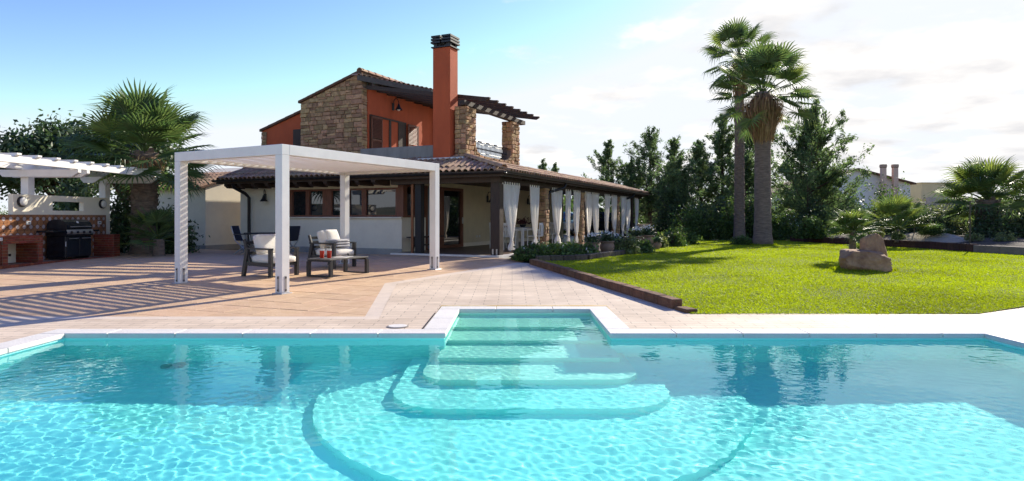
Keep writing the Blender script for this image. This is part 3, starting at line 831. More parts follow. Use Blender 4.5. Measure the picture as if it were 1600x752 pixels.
# ------------------------------------------------------------------ barrel tile roof
def barrel(L=0.46, r0=0.088, r1=0.074, th=0.014, n=6):
    mb = MB()
    for (y, r) in ((0, r0), (L, r1)):
        for rr in (r, r - th):
            for k in range(n + 1):
                t = math.pi * k / n; mb.v.append((rr * math.cos(t), y, rr * math.sin(t)))
    m = n + 1
    for k in range(n):
        mb.f.append((k, k + 1, 2 * m + k + 1, 2 * m + k)); mb.f.append((m + k + 1, m + k, 3 * m + k, 3 * m + k + 1))
        mb.f.append((k + 1, k, m + k, m + k + 1)); mb.f.append((2 * m + k, 2 * m + k + 1, 3 * m + k + 1, 3 * m + k))
    return mb
BARREL = barrel()
def build_roof():
    fs, rs = 0.52 / 1.4, 0.52 / 1.9
    zf = lambda u: 2.58 + (u + 0.2) * fs
    zr = lambda v: 2.58 + (v + 0.35) * rs
    hipv = lambda u: -0.35 + (u + 0.2) * 1.9 / 1.4
    roof = house
    def slab(pts, name):
        mb = MB(); n = len(pts); mb.v = [(-v, u, z) for v, u, z in pts] + [(-v, u, z - 0.06) for v, u, z in pts]
        mb.f = [tuple(range(n)), tuple(range(2 * n - 1, n - 1, -1))] + [(i, (i + 1) % n, n + (i + 1) % n, n + i) for i in range(n)]
        return mb.build(name, RBASE, roof)
    A = slab([(-.35, -.2, zf(-.2)), (10.35, -.2, zf(-.2)), (10.35, 1.62, zf(1.62)), (1.55, 1.62, zf(1.62)), (1.55, 1.2, zf(1.2))], 'front_roof')
    B = slab([(-.352, -.2, zr(-.35)), (1.55, 1.201, zr(1.55)), (1.55, 18.1, zr(1.55)), (-.352, 18.1, zr(-.35))], 'side_roof')
    slab([(1.551, 5.3, 3.08), (3.5, 5.3, 3.02), (3.5, 18.1, 3.02), (1.551, 18.1, 3.08)], 'flat_roof')
    me = BARREL.mesh('roof_tile', smooth='auto')
    ff, fr = math.atan(fs), math.atan(rs)
    rest = MB(); cnt = 0
    base = np.array(BARREL.v)
    for i in range(53):
        v = -0.22 + i * 0.2
        for k in range(5):
            u = -0.26 + k * 0.39 * math.cos(ff)
            if u > 1.45: continue
            if u + 0.2 < 0 and hipv(-0.2) > v: continue
            if v < hipv(u + 0.2) + 0.02: continue
            if v > 5.4 and u > 1.2: continue
            if v < 5.4 and u > 1.0: continue
            o = link('roof_tile', me, RTILE, A, (-v + random.uniform(-.008, .008), u + random.uniform(-.012, .012), zf(u) + 0.004 + 0.012 * (k % 2)))
            o.rotation_euler = (ff + random.uniform(-.02, .02), random.uniform(-.03, .03), random.uniform(-.02, .02)); cnt += 1
    R = Matrix.Rotation(rad(90), 3, 'Z')
    sideN = 0
    for i in range(91):
        u = -0.05 + i * 0.2
        for k in range(6):
            v = -0.41 + k * 0.39 * math.cos(fr)
            if v > 1.3: continue
            if v > hipv(u) - 0.30: continue
            rot = (Matrix.Rotation(rad(90), 3, 'Z') @ Matrix.Rotation(fr + random.uniform(-.02, .02), 3, 'X'))
            loc = Vector((-v + random.uniform(-.012, .012), u, zr(v) + 0.004 + 0.012 * (k % 2)))
            if u < 7.2 and sideN < 150:
                o = link('roof_tile', me, RTILE, B, loc); o.rotation_euler = rot.to_euler(); sideN += 1
            else: rest.add([rot @ Vector(p) + loc for p in BARREL.v], BARREL.f)
    me2 = rest.mesh('far_roof_tiles', smooth='auto'); o = link('far_roof_tiles', me2, RTILEI, B); o['kind'] = 'stuff'
    # hip line
    p0, p1 = Vector((0.37, -0.22, 2.60)), Vector((-1.5, 1.16, 3.11)); d = p1 - p0; n = 6
    q = Vector((0, 1, 0)).rotation_difference(d.normalized())
    for k in range(n):
        o = link('hip_tile', me, RTILE, A, p0 + d * (k / n) + Vector((0, 0, 0.045))); o.rotation_euler = (d.normalized().to_track_quat('Y', 'Z')).to_euler()
        o.scale = (1.15, 1, 1.1)
build_roof()

# ------------------------------------------------------------------ upper storey
def build_upper():
    # stone gable
    top = lambda v: 5.27 + (8.14 - v) * (6.10 - 5.27) / (8.14 - 5.55)
    mb = MB().vprism([(-8.14, 2.9), (-5.55, 2.9), (-5.55, top(5.55)), (-8.14, top(8.14))], 1, 1.42, 7.0)
    gable = mb.build('stone_gable', MORTAR, house)
    st = rubble((-8.15, 1.42, 0), AX, -AY, 2.61, 2.95, 6.12, (0.105, 0.21), (0.15, 0.40), top=lambda a: top(8.15 - a))
    # right-hand return of the gable (quoins)
    st2 = rubble((-5.55, 1.40, 0), AY, AX, 0.26, 3.1, 5.62, (0.10, 0.2), (0.12, 0.26))
    stones_as_parts(st, gable); stones_joined(st2, gable, 'quoin_stones')
    # red wing on the left
    mb = MB().vprism([(-10.12, 2.9), (-8.141, 2.9), (-8.141, 5.02), (-10.12, 4.42)], 1, 1.62, 7.0); wing = mb.build('red_wing', REDWALL, house)
    stones_joined(rubble((-10.14, 1.60, 0), AX, -AY, 0.24, 2.95, 4.45, (0.09, 0.17), (0.10, 0.24), top=lambda a: 4.40), wing, 'quoin_stones')
    f = hpart('upper_window', 8.20, 8.66, 1.59, 1.62, 3.4, 4.40, DWOOD, wing); f.matrix_parent_inverse = Matrix.Identity(4)
    arch = MB().vprism([(-9.55, 3.3)] + [(-9.2 + .35 * math.cos(t), 3.62 + .2 * math.sin(t)) for t in np.linspace(math.pi, 0, 9)] + [(-8.85, 3.3)], 1, 1.60, 1.63); arch.build('arched_opening', BLACKM, wing)
    # roof over gable and wing: thin slab with a verge of tiles
    def rslab(name, v0, z0, v1, z1, u0, u1, th=0.07, m=RBASE):
        MB().vprism([(-v0, z0), (-v1, z1), (-v1, z1 + th), (-v0, z0 + th)], 1, u0, u1).build(name, m, house)
    rslab('gable_roof', 8.2, top(8.2) + .005, 5.52, top(5.52) + .005, 1.33, 7.1)
    rslab('wing_roof', 10.2, 4.405, 8.145, 5.03, 1.55, 7.1)
    me = BARREL.mesh('verge_tile', smooth='auto')
    for (v0, z0, v1, z1, u, n) in ((8.2, top(8.2) + .06, 5.55, top(5.55) + .06, 1.40, 7), (10.2, 4.46, 8.2, 5.07, 1.62, 5)):
        p0, p1 = Vector((-v0, u, z0)), Vector((-v1, u, z1)); d = p1 - p0; L = d.length
        for k in range(n):
            o = link('verge_tile', me, RTILE, house, p0 + d * (k / n)); o.rotation_euler = d.normalized().to_track_quat('Y', 'Z').to_euler(); o.scale = (0.8, 1, 0.6)
    for k in range(13):
        o = link('ridge_tile', me, RTILE, house, (-5.60, 1.33 + k * 0.4, 6.15 + random.uniform(-.008, .008)), (0, 0, 0)); o.scale = (1.25, 1, 1.2)
    # red right-facing wall with balcony door
    rw = MB().box((-5.75, 1.66, 3.0), (-5.5, 5.9, 5.62)).build('red_wall', REDWALL, house)
    MB().box((-5.75, 5.901, 3.0), (-5.3, 6.3, 5.6)).build('stone_pier', MORTAR, house)
    stones_joined(rubble((-5.3, 5.9, 0), AY, AX, 0.4, 3.1, 5.6) + rubble((-5.55, 5.9, 0), AX, -AY, 0.26, 3.1, 5.6, (.1, .2), (.12, .26)), house, 'pier_stones')
    win = window_set('balcony_door', house, (1.74, 3.92), 3.12, 4.76, -5.5, 'u', [(2.42, 2.86), (2.98, 3.42)], DWOOD)
    def shutter(pts, name):
        (x0, y0), (x1, y1) = pts; p, q = Vector((x0, y0, 0)), Vector((x1, y1, 0)); d = (q - p).normalized(); mb = MB()
        for s_, e_ in ((p, p + d * .05), (q - d * .05, q)): mb.beam(s_ + Vector((0, 0, 3.92)) , e_ + Vector((0, 0, 3.92)), 0.04, 1.58)
        for z in (3.15, 3.92, 4.68): mb.beam(p + Vector((0, 0, z)), q + Vector((0, 0, z)), 0.04, 0.06)
        sh = mb.build(name, RWOOD, house)
        for k in range(30):
            z = 3.22 + k * 0.048
            if abs(z - 3.92) < .05: continue
            mb2 = MB(); n_ = d.cross(Vector((0, 0, 1)))
            a, b = p + d * .05, q - d * .05
            mb2.add([a + n_ * .014 + Vector((0, 0, z)), b + n_ * .014 + Vector((0, 0, z)), b - n_ * .014 + Vector((0, 0, z + .04)), a - n_ * .014 + Vector((0, 0, z + .04)),
                     a + n_ * .014 + Vector((0, 0, z + .008)), b + n_ * .014 + Vector((0, 0, z + .008)), b - n_ * .014 + Vector((0, 0, z + .048)), a - n_ * .014 + Vector((0, 0, z + .048))],
                    [(0, 1, 2, 3), (7, 6, 5, 4), (0, 4, 5, 1), (2, 6, 7, 3), (1, 5, 6, 2), (0, 3, 7, 4)])
            mb2.build('slat', RWOOD, sh)
    shutter(((-5.45, 1.78), (-5.45, 2.40)), 'shutter'); shutter(((-5.42, 3.95), (-5.42, 4.66)), 'shutter')
    # curtains seen behind the glass
    # overhanging eave with rafters
    pts_o = [(-5.52, 1.22, 5.90), (-4.6, 4.2, 5.90), (-4.2, 6.6, 5.88)]
    pts_i = [(-5.56, 1.22, 6.10), (-5.62, 4.2, 6.14), (-5.62, 6.6, 6.14)]
    mb = MB()
    for k in range(2):
        o0, o1, i0, i1 = pts_o[k], pts_o[k + 1], pts_i[k], pts_i[k + 1]
        dn = lambda p: (p[0], p[1], p[2] - 0.07)
        mb.add([o0, o1, i1, i0, dn(o0), dn(o1), dn(i1), dn(i0)], [(0, 1, 2, 3), (7, 6, 5, 4), (0, 4, 5, 1), (1, 5, 6, 2), (2, 6, 7, 3), (3, 7, 4, 0)])
    mb.build('overhang_roof', DWOOD, house)
    gm = mat('grey_fascia_board', (0.10, 0.09, 0.075), 0.8, 0.25, 5, 0.3, 30)
    for k in range(2):
        a, b = Vector(pts_o[k]), Vector(pts_o[k + 1]); e = Vector((0, 0, -0.03))
        if k == 0: a += (a - b) * 0.02
        MB().beam(a + e, b + e, 0.05, 0.17).build('barge_board', gm, house)
    d = Vector(pts_o[1]) - Vector(pts_o[0]); n = int(d.length / 0.2)
    for k in range(n + 6):
        p = Vector(pts_o[0]) + d * (k / n) + Vector((0, 0, 0.05))
        if k > n: p = Vector(pts_o[1]) + (Vector(pts_o[2]) - Vector(pts_o[1])) * ((k - n) / 6) * 0.5 + Vector((0, 0, 0.05))
        o = link('eave_tile', me, RTILE, house, p); o.rotation_euler = (0.12, 0, rad(75)); o.scale = (0.95, 0.7, 0.8)
    for k in range(1, 9):
        t = (k + 0.6) / 9; a = Vector(pts_o[0]).lerp(Vector(pts_o[2]), t)
        u = a.y
        x_out = -5.52 + (u - 1.22) * 0.307 if u < 4.2 else -4.6 + (u - 4.2) * .167
        MB().beam((x_out - 0.08, u, 5.76), (-5.5, u, 5.88), 0.09, 0.12).build('rafter', DWOOD, house)
    MB().beam((-5.42, 1.68, 5.70), (-5.42, 6.4, 5.70), 0.14, 0.18).build('eave_beam', DWOOD, house)
    # balcony floor, concrete parapet, ledge
    hpart('balcony_floor', 1.6, 5.5, 1.39, 5.9, 2.9, 3.08, CONCRETE)
    hpart('concrete_parapet', 2.3, 5.46, 1.2, 1.38, 2.95, 3.54, CONCRETE, c=0.01)
    hpart('ledge', 1.5, 3.1, 0.92, 1.199, 3.045, 3.115, COPING, c=0.01)
    # chimney
    ch = hpart('chimney', 1.98, 2.58, 0.98, 1.47, 2.9, 6.46, REDWALL, c=0.012)
    cp = MB()
    hb(cp, 1.94, 2.62, 0.94, 1.51, 6.465, 6.50)
    for k in range(2):
        for j in range(2): hb(cp, 2.0 + k * .44, 2.12 + k * .44, 1.0 + j * .33, 1.12 + j * .33, 6.50, 6.60)
    for k in range(3):
        w = 0.03 - 0.005 * k
        for a, b in ((1.96 - w, 2.255), (2.305, 2.60 + w)): hb(cp, a, b, 0.96 - w, 1.49 + w, 6.60 + k * 0.09, 6.655 + k * 0.09)
    hb(cp, 2.05, 2.2, 1.05, 1.40, 6.50, 6.86); hb(cp, 2.36, 2.51, 1.05, 1.40, 6.50, 6.86)
    cp.build('chimney_cap', BLACKM, house)
    # stone pillars of the balcony pergola
    for (u0, u1) in ((1.2, 1.87), (4.6, 5.28)):
        pil = hpart('stone_pillar', 1.57, 1.93, u0 + .02, u1 - .02, 2.95, 4.68, MORTAR)
        st = rubble((-1.94, u0 + .02, 0), AX, -AY, 0.38, 3.05, 4.68, (.10, .18), (.12, .25)) + rubble((-1.57, u0 + .01, 0), AY, AX, u1 - u0 - .02, 3.05, 4.68, (.10, .18), (.12, .3))
        stones_as_parts(st, pil)
    low = lambda a: 3.26 + 0.42 * math.exp(-a / 0.13) + 0.42 * math.exp(-(2.73 - a) / 0.13)
    n = 24; tp = [1.87 + 2.73 * k / n for k in range(n + 1)]
    lw = MB().vprism([(1.87, 2.95), (4.6, 2.95)] + [(t, low(t - 1.87)) for t in reversed(tp)], 0, -1.9, -1.58).build('balcony_low_wall', MORTAR, house)
    stones_joined(rubble((-1.58, 1.87, 0), AY, AX, 2.73, 3.0, 3.68, (.08, .13), (.12, .28), top=low), lw)
    rl = MB(); r0, r1 = 2.05, 4.45
    rl.tube([(-1.7, r0 - .15, 3.72), (-1.7, r1 + .15, 3.72)], 0.02, 6); rl.tube([(-1.7, r0, 3.36), (-1.7, r1, 3.36)], 0.01, 6); rl.tube([(-1.7, r0, 3.64), (-1.7, r1, 3.64)], 0.008, 6)
    k = 0; u = r0
    rail = rl.build('railing', BLACKM, house)
    while u <= r1 + .001:
        b = MB(); b.tube([(-1.7, u, 3.27), (-1.7, u, 3.72)], 0.012, 5); b.lathe([(.012, 3.46), (.026, 3.5), (.012, 3.54)], 6, (-1.7, u, 0)); b.build('baluster', BLACKM, rail); u += 0.096
    # timber pergola on the pillars
    hpart('pergola_beam', 1.52, 1.72, 1.05, 5.75, 4.69, 4.83, DWOOD)
    for i in range(8):
        u = 1.56 + i * 0.58
        mb = MB().vprism([(-0.92, 4.90), (-1.05, 4.835), (-5.45, 5.55), (-5.45, 5.68), (-1.05, 4.955), (-0.92, 4.945)], 1, u - 0.05, u + 0.05); mb.build('pergola_rafter', DWOOD, house)
build_upper()

# wall lamps: black bracket with bell shade; parts of one thing each
def wall_lamp(label, loc, rz):
    t = thing('wall_lamp', label, 'lamp', loc, rz, 'black bell-shaped wall lamps')
    MB().box((-0.05, -0.0, -0.13), (0.05, 0.03, 0.13)).build('back_plate', BLACKM, t)
    pts = [(0, 0.03, 0.02)] + [(0, 0.16 - 0.13 * math.cos(a), 0.10 + 0.17 * math.sin(a)) for a in np.linspace(0, math.pi, 9)] + [(0, 0.29, 0.06)]
    MB().tube(pts, 0.013, 6).build('bracket', BLACKM, t, smooth='auto')
    MB().lathe([(0.02, 0.08), (0.035, 0.05), (0.06, -0.03), (0.13, -0.13), (0.135, -0.14), (0.12, -0.13), (0.05, -0.03)], 14, (0, 0.29, 0)).build('shade', BLACKM, t, smooth='auto')
    MB().lathe([(0.02, -0.02), (0.055, -0.08), (0.06, -0.13), (0.03, -0.175)], 12, (0, 0.29, 0)).build('bulb_glass', CLEARG, t, smooth=True)
wall_lamp('black bell wall lamp on the front wall left of the window band', HW(8.95, 0.60, 1.98), HANG + rad(215))
wall_lamp('black bell wall lamp under the porch beside the corner post', HW(3.45, 6.5, 2.02), HANG - rad(120))
wall_lamp('black bell wall lamp on the porch wall seen between the first two curtains', HW(3.45, 10.6, 2.02), HANG - rad(120))
wall_lamp('black bell wall lamp on the red balcony wall above the shutters', HW(5.5, 3.1, 5.22), HANG - rad(100))
wall_lamp('black bell wall lamp deep in the porch near the far curtains', HW(3.45, 14.4, 2.02), HANG - rad(120))

# curtains
def curtain(label, u, top_w, tie_z, mid_w, bot_z, seed, tail=0.14, v=0.09):
    rnd = random.Random(seed)
    t = thing('curtain', label, 'curtain', HW(v - 0.16, u, 0), HANG, 'white curtains tied along the porch')
    nu, nv = 40, 26; z1 = 2.24; mb = MB(); ph = rnd.uniform(0, 6)
    lean = rnd.uniform(-0.04, 0.04)
    for j in range(nv + 1):
        z = z1 + (bot_z - z1) * j / nv
        if z > tie_z:
            f = (z - tie_z) / (z1 - tie_z); w = 0.04 + (top_w - 0.04) * f ** mid_w
        else:
            g = (tie_z - z) / max(tie_z - bot_z, .01); w = 0.04 + tail * math.sin(min(g, 1) * 2.2)
        dp = 0.012 + 0.035 * min(1, w / 0.25)
        for i in range(nu + 1):
            s = i / nu - 0.5
            ripple = math.sin(s * 2 * math.pi * 6.5 + ph) * dp + math.sin(s * 2 * math.pi * 2.3 + ph * 2 + z) * dp * 0.5
            mb.v.append((ripple + 0.01 * math.sin(z * 3 + ph), s * w * 2 + lean * (z1 - z), z))
    for j in range(nv):
        for i in range(nu):
            a = j * (nu + 1) + i; mb.f.append((a, a + 1, a + nu + 2, a + nu + 1))
    mb.build('cloth', CURTAIN, t, smooth=True)
    nt_ = max(3, int(top_w * 2 / 0.14))
    for k in range(nt_):
        y = (k / (nt_ - 1) - 0.5) * 2 * top_w * 0.96; MB().box((-0.012, y - .025, 2.235), (0.012, y + .025, 2.31)).build('tab', CURTAIN, t)
    MB().lathe([(0.03, -0.02), (0.05, 0), (0.03, 0.02)], 10, (0, lean * (z1 - tie_z), tie_z)).build('tie', CURTAIN, t)
names = ['widest white curtain gathered to a knot beside the wooden corner post', 'white curtain with a balled knot left of the first stone column', 'white curtain right of the first stone column and black downpipe',
         'narrow white curtain beside the ochre wall end', 'white curtain just left of the second stone column', 'creamy curtain right of the second stone column', 'creamy curtain left of the dark parked car',
         'white curtain between the parked car and the third column', 'slim white curtain just left of the third stone column', 'slim white curtain just right of the third stone column',
         'slim white curtain left of the last wooden post', 'rightmost white curtain beyond the last wooden post']
us = [0.92, 2.72, 4.75, 5.95, 6.95, 8.35, 9.4, 11.1, 12.3, 13.85, 14.75, 16.6]
tw = [0.60, 0.36, 0.44, 0.24, 0.36, 0.36, 0.46, 0.34, 0.40, 0.38, 0.42, 0.30]
for i, (u, w) in enumerate(zip(us, tw)):
    curtain(names[i], u, w, 0.62 + 0.05 * (i % 3), (0.85 if i == 0 else 0.6 if i < 3 else 0.42), 0.36 + .03 * (i % 2), i, tail=0.16 if i < 3 else 0.09)

# shed beyond the house
def build_shed():
    t = thing('garden_shed', 'plain white shed with sloping clay tile roof left of the house', 'shed', HO, HANG)
    zt = lambda u: 2.38 + (u - 0.24) * 0.30
    MB().vprism([(0.24, 0.1), (3.4, 0.1), (3.4, zt(3.4)), (0.24, zt(0.24))], 0, -14.5, -11.37).build('wall', WHITE, t)
    MB().box((-14.5, 0.215, 0.1), (-11.35, 0.24, 0.32)).build('skirting', MATS['grey_plinth'], t)
    MB().box((-11.37, 0.24, 0.1), (-11.345, 3.4, 0.32)).build('skirting', MATS['grey_plinth'], t)
    rf = MB().vprism([(-0.05, zt(-0.05) + .01), (2.05, zt(2.05) + .01), (2.05, zt(2.05) + .07), (-0.05, zt(-0.05) + .07)], 0, -14.6, -11.25).build('roof', RBASE, t)
    me = BARREL.mesh('roof_tile', smooth='auto'); a = math.atan(0.30)
    for i in range(17):
        for k in range(5):
            o = link('roof_tile', me, RTILE, rf, (-11.33 - i * 0.2, -0.12 + k * 0.42, zt(-0.12 + k * .42) + .075), (a, 0, random.uniform(-.02, .02)))
    MB().lathe([(0.05, -0.02), (0.05, 0.02)], 10).build('tap', BLACKM, t, loc=(-12.0, 0.20, 0.9), rot=(rad(90), 0, 0))
build_shed()
# ------------------------------------------------------------------ white louvred pergola
def build_pergola():
    A = Vector((-3.75, 10.43, 0)); RZ = rad(-29)
    t = thing('louvred_pergola', 'white metal pergola with louvred roof standing over the garden armchairs', 'pergola', A, RZ)
    W, D, PW, TOP, BH = 2.83, 4.40, 0.16, 2.50, 0.17
    ca, sa = math.cos(RZ), math.sin(RZ)
    for (px, py) in ((-PW, 0), (-W, 0), (-PW, D - PW), (-W, D - PW)):
        wy = A.y + sa * (px + PW / 2) + ca * (py + PW / 2); z0 = gz(wy)
        p = MB().cbox((px, py, z0 + 0.012), (px + PW, py + PW, TOP - BH - 0.001), 0.006).build('post', WMETAL, t)
        MB().cbox((px - .035, py - .035, z0 - .01), (px + PW + .035, py + PW + .035, z0 + .011), 0.004).build('base_plate', STEEL, p)
        slot = mat('plate_slot_grey', (0.30, 0.28, 0.26), 0.5, 0.1, 8)
        for (q0, q1, axis) in (((px + .055, py - .006), (px + .095, py + .002), 0), ((px + PW - .002, py + .055), (px + PW + .006, py + .095), 1)):
            MB().box((q0[0], q0[1], z0 + .03), (q1[0], q1[1], z0 + .29)).build('cover_plate', slot, p)
            for z in (.06, .26):
                c = ((q0[0] + q1[0]) / 2, (q0[1] + q1[1]) / 2)
                if axis == 0: MB().lathe([(0.013, 0), (0.013, 0.016)], 8).build('bolt', BLACKM, p, loc=(c[0], q0[1] + .004, z0 + z), rot=(rad(90), 0, 0))
                else: MB().lathe([(0.013, 0), (0.013, 0.016)], 8).build('bolt', BLACKM, p, loc=(q1[0] - .004, c[1], z0 + z), rot=(0, rad(90), 0))
    for y in (0, D - PW): MB().cbox((-W, y, TOP - BH), (0, y + PW, TOP), 0.005).build('beam', WMETAL, t)
    for x in (-W, -PW): MB().cbox((x, PW + .001, TOP - BH), (x + PW, D - PW - .001, TOP), 0.005).build('beam', WMETAL, t)
    n = 21; pitch = (D - 2 * PW) / n; tilt = rad(12); w = 0.185
    sl = MB().cbox((-W + PW + .012, -w / 2, -0.008), (-PW - .012, w / 2, 0.008), 0.004).mesh('louvre')
    for k in range(n): link('louvre', sl, LOUVRE, t, (0, PW + pitch * (k + 0.5), TOP - 0.11), (tilt, 0, 0))
build_pergola()

# ------------------------------------------------------------------ barbecue corner
BO = Vector((-11.26, 18.37, 0.17)); BRZ = rad(-3.5)
def bricks(mb, a, b, face, bl=0.22, bh=0.065, g=0.008, proud=0.012):
    """brick facing on an axis-aligned face. face '+x','-y','+z' of box a-b"""
    (x0, y0, z0), (x1, y1, z1) = a, b
    if face == '+z':
        y = y0; k = 0
        while y < y1 - .02:
            e = min(y + bh * 1.6, y1); mb.cbox((x0 - proud * .5, y + g / 2, z1 - .01), (x1 + proud, e - g / 2, z1 + proud), 0.004); y = e
        return
    nrow = max(1, round((z1 - z0) / bh)); h = (z1 - z0) / nrow
    lo, hi = (y0, y1) if face == '+x' else (x0, x1)
    for r in range(nrow):
        t = lo - (bl / 2 if r % 2 else 0)
        while t < hi - .01:
            s, e = max(t, lo), min(t + bl, hi)
            if e - s > .02:
                za, zb = z0 + r * h + g / 2, z0 + (r + 1) * h - g / 2; pr = proud + random.uniform(-.003, .003)
                if face == '+x': mb.cbox((x1 - .01, s + g / 2, za), (x1 + pr, e - g / 2, zb), 0.004)
                elif face == '-y': mb.cbox((s + g / 2, y0 - pr, za), (e - g / 2, y0 + .01, zb), 0.004)
            t += bl
def build_bbq():
    t = thing('barbecue_wall', 'masonry barbecue counter with patterned tiles, brick hearth and white back wall', 'barbecue', BO, BRZ)
    white = t
    # white back wall with a letter-box opening
    def wb(y0, y1, z0, z1): MB().box((-0.74, y0, z0), (-0.615, y1, z1)).build('back_wall', WHITE, t)
    wb(-2.95, 0.45, -0.1, 1.31); wb(-2.95, -1.72, 1.31, 1.55); wb(-0.62, 0.45, 1.31, 1.55); wb(-2.95, 0.45, 1.55, 1.70)
    MB().box((-0.8, -5.6, -0.1), (-0.611, 0.28, 1.2)).build('tile_backing', GROUT, t)
    tm = MB().cbox((-0.006, -0.098, -0.098), (0.006, 0.098, 0.098), 0.003).mesh('wall_tile')
    back = MB().box((-0.612, -5.6, -0.05), (-0.606, 0.27, 1.195)).build('tile_panel', GROUT, t)
    for i in range(29):
        for k in range(6):
            y, z = 0.16 - i * 0.2, 1.095 - k * 0.2
            if y < -5.5: continue
            link('wall_tile', tm, PTILE, back, (-0.602, y, z))
    # plinth
    MB().box((-0.6, -5.6, -0.15), (0.10, -0.26, 0.04)).build('plinth', GROUT, t)
    mb = MB(); y = -5.6
    while y < -0.27: mb.cbox((-0.02, y + .004, -0.05), (0.115, min(y + .11, -.262) - .004, 0.052), 0.004); y += 0.11
    o = mb.build('plinth_bricks', BRICK, t); o['kind'] = 'stuff'
    # end pier
    def pier(name, x0, x1, y0, y1, z0, z1, faces):
        p = MB().box((x0, y0, z0), (x1, y1, z1)).build(name, GROUT, t)
        mb = MB()
        for f in faces: bricks(mb, (x0, y0, z0), (x1, y1, z1), f)
        o = mb.build('brickwork', BRICK, p); o['kind'] = 'stuff'
    pier('end_pier', -0.59, 0.0, -0.25, 0.0, -0.1, 0.64, ('+x', '-y', '+z'))
    pier('hearth_pier', -0.59, 0.0, -2.92, -2.78, 0.04, 0.52, ('+x', '-y')); pier('hearth_pier', -0.59, 0.0, -3.93, -3.79, 0.04, 0.52, ('+x', '-y'))
    pier('hearth_lintel', -0.59, 0.0, -3.93, -2.78, 0.525, 0.69, ('+x', '+z'))
    MB().box((-0.605, -3.78, 0.045), (-0.56, -2.93, 0.52)).build('hearth_back', WHITE, t)
    MB().box((-0.56, -3.15, 0.2), (-0.552, -3.08, 0.26)).build('hearth_outlet', BLACKM, t)
    MB().cbox((-0.6, -5.6, 0.60), (0.03, -3.95, 0.67), 0.01).build('counter_slab', COPING, t)
    pier('counter_base', -0.59, -0.02, -4.12, -3.96, 0.04, 0.60, ('+x', '-y'))
    MB().box((-0.6, -5.6, 0.04), (-0.1, -4.15, 0.60)).build('counter_recess', BLACKM, t)
    for (y, z) in ((-2.52, 1.0), (-0.02, 0.98), (-0.02, 0.30)):
        pl = MB().cbox((-0.60, y - .07, z - .045), (-0.58, y + .07, z + .045), 0.004).build('socket_plate', PLASTW, t)
        MB().box((-0.58, y - .03, z - .012), (-0.577, y + .03, z + .012)).build('socket_hole', BLACKM, pl)
    # round bulkhead lamps
    for i, y in enumerate((-2.72, 0.10)):
        l = thing('bulkhead_lamp', ('left' if i == 0 else 'right') + ' round bulkhead lamp on the white barbecue back wall', 'lamp', BO + Matrix.Rotation(BRZ, 3, 'Z') @ Vector((-0.61, y, 1.52)), BRZ, 'round bulkhead lamps on the barbecue wall')
        MB().lathe([(0.13, 0), (0.13, 0.05), (0.115, 0.06)], 20).build('rim', BLACKM, l, rot=(0, rad(90), 0))
        MB().lathe([(0.113, 0.058), (0.10, 0.085), (0.06, 0.105), (0.01, 0.112)], 20).build('diffuser', CLEARG, l, rot=(0, rad(90), 0), smooth=True)
    # timber pergola above
    p = thing('timber_canopy', 'white timber canopy of slats over the barbecue counter', 'pergola', BO, BRZ)
    for y in (-2.35, 0.42):
        MB().cbox((-0.86, y - .1, 1.701), (-0.66, y + .1, 2.31), 0.006).build('post', WPAINT, p)
        MB().vprism([(-1.25, 2.14), (0.55, 2.14), (0.72, 2.24), (0.72, 2.318), (-1.35, 2.318), (-1.35, 2.24)], 1, y + .101, y + .2).build('arm', WPAINT, p)
        MB().vprism([(-1.25, 2.14), (0.55, 2.14), (0.72, 2.24), (0.72, 2.318), (-1.35, 2.318), (-1.35, 2.24)], 1, y - .2, y - .101).build('arm', WPAINT, p)
    for x in (0.66, -0.78): MB().cbox((x - .04, -6.2, 2.32), (x + .04, 0.86, 2.475), 0.006).build('beam', WPAINT, p)
    for k in range(12):
        y = 0.70 - k * 0.56
        MB().vprism([(-1.25, 2.476), (0.70, 2.476), (0.76, 2.50), (0.76, 2.54), (-1.35, 2.54), (-1.35, 2.50)], 1, y - .06, y + .06).build('slat', WPAINT, p)
build_bbq()

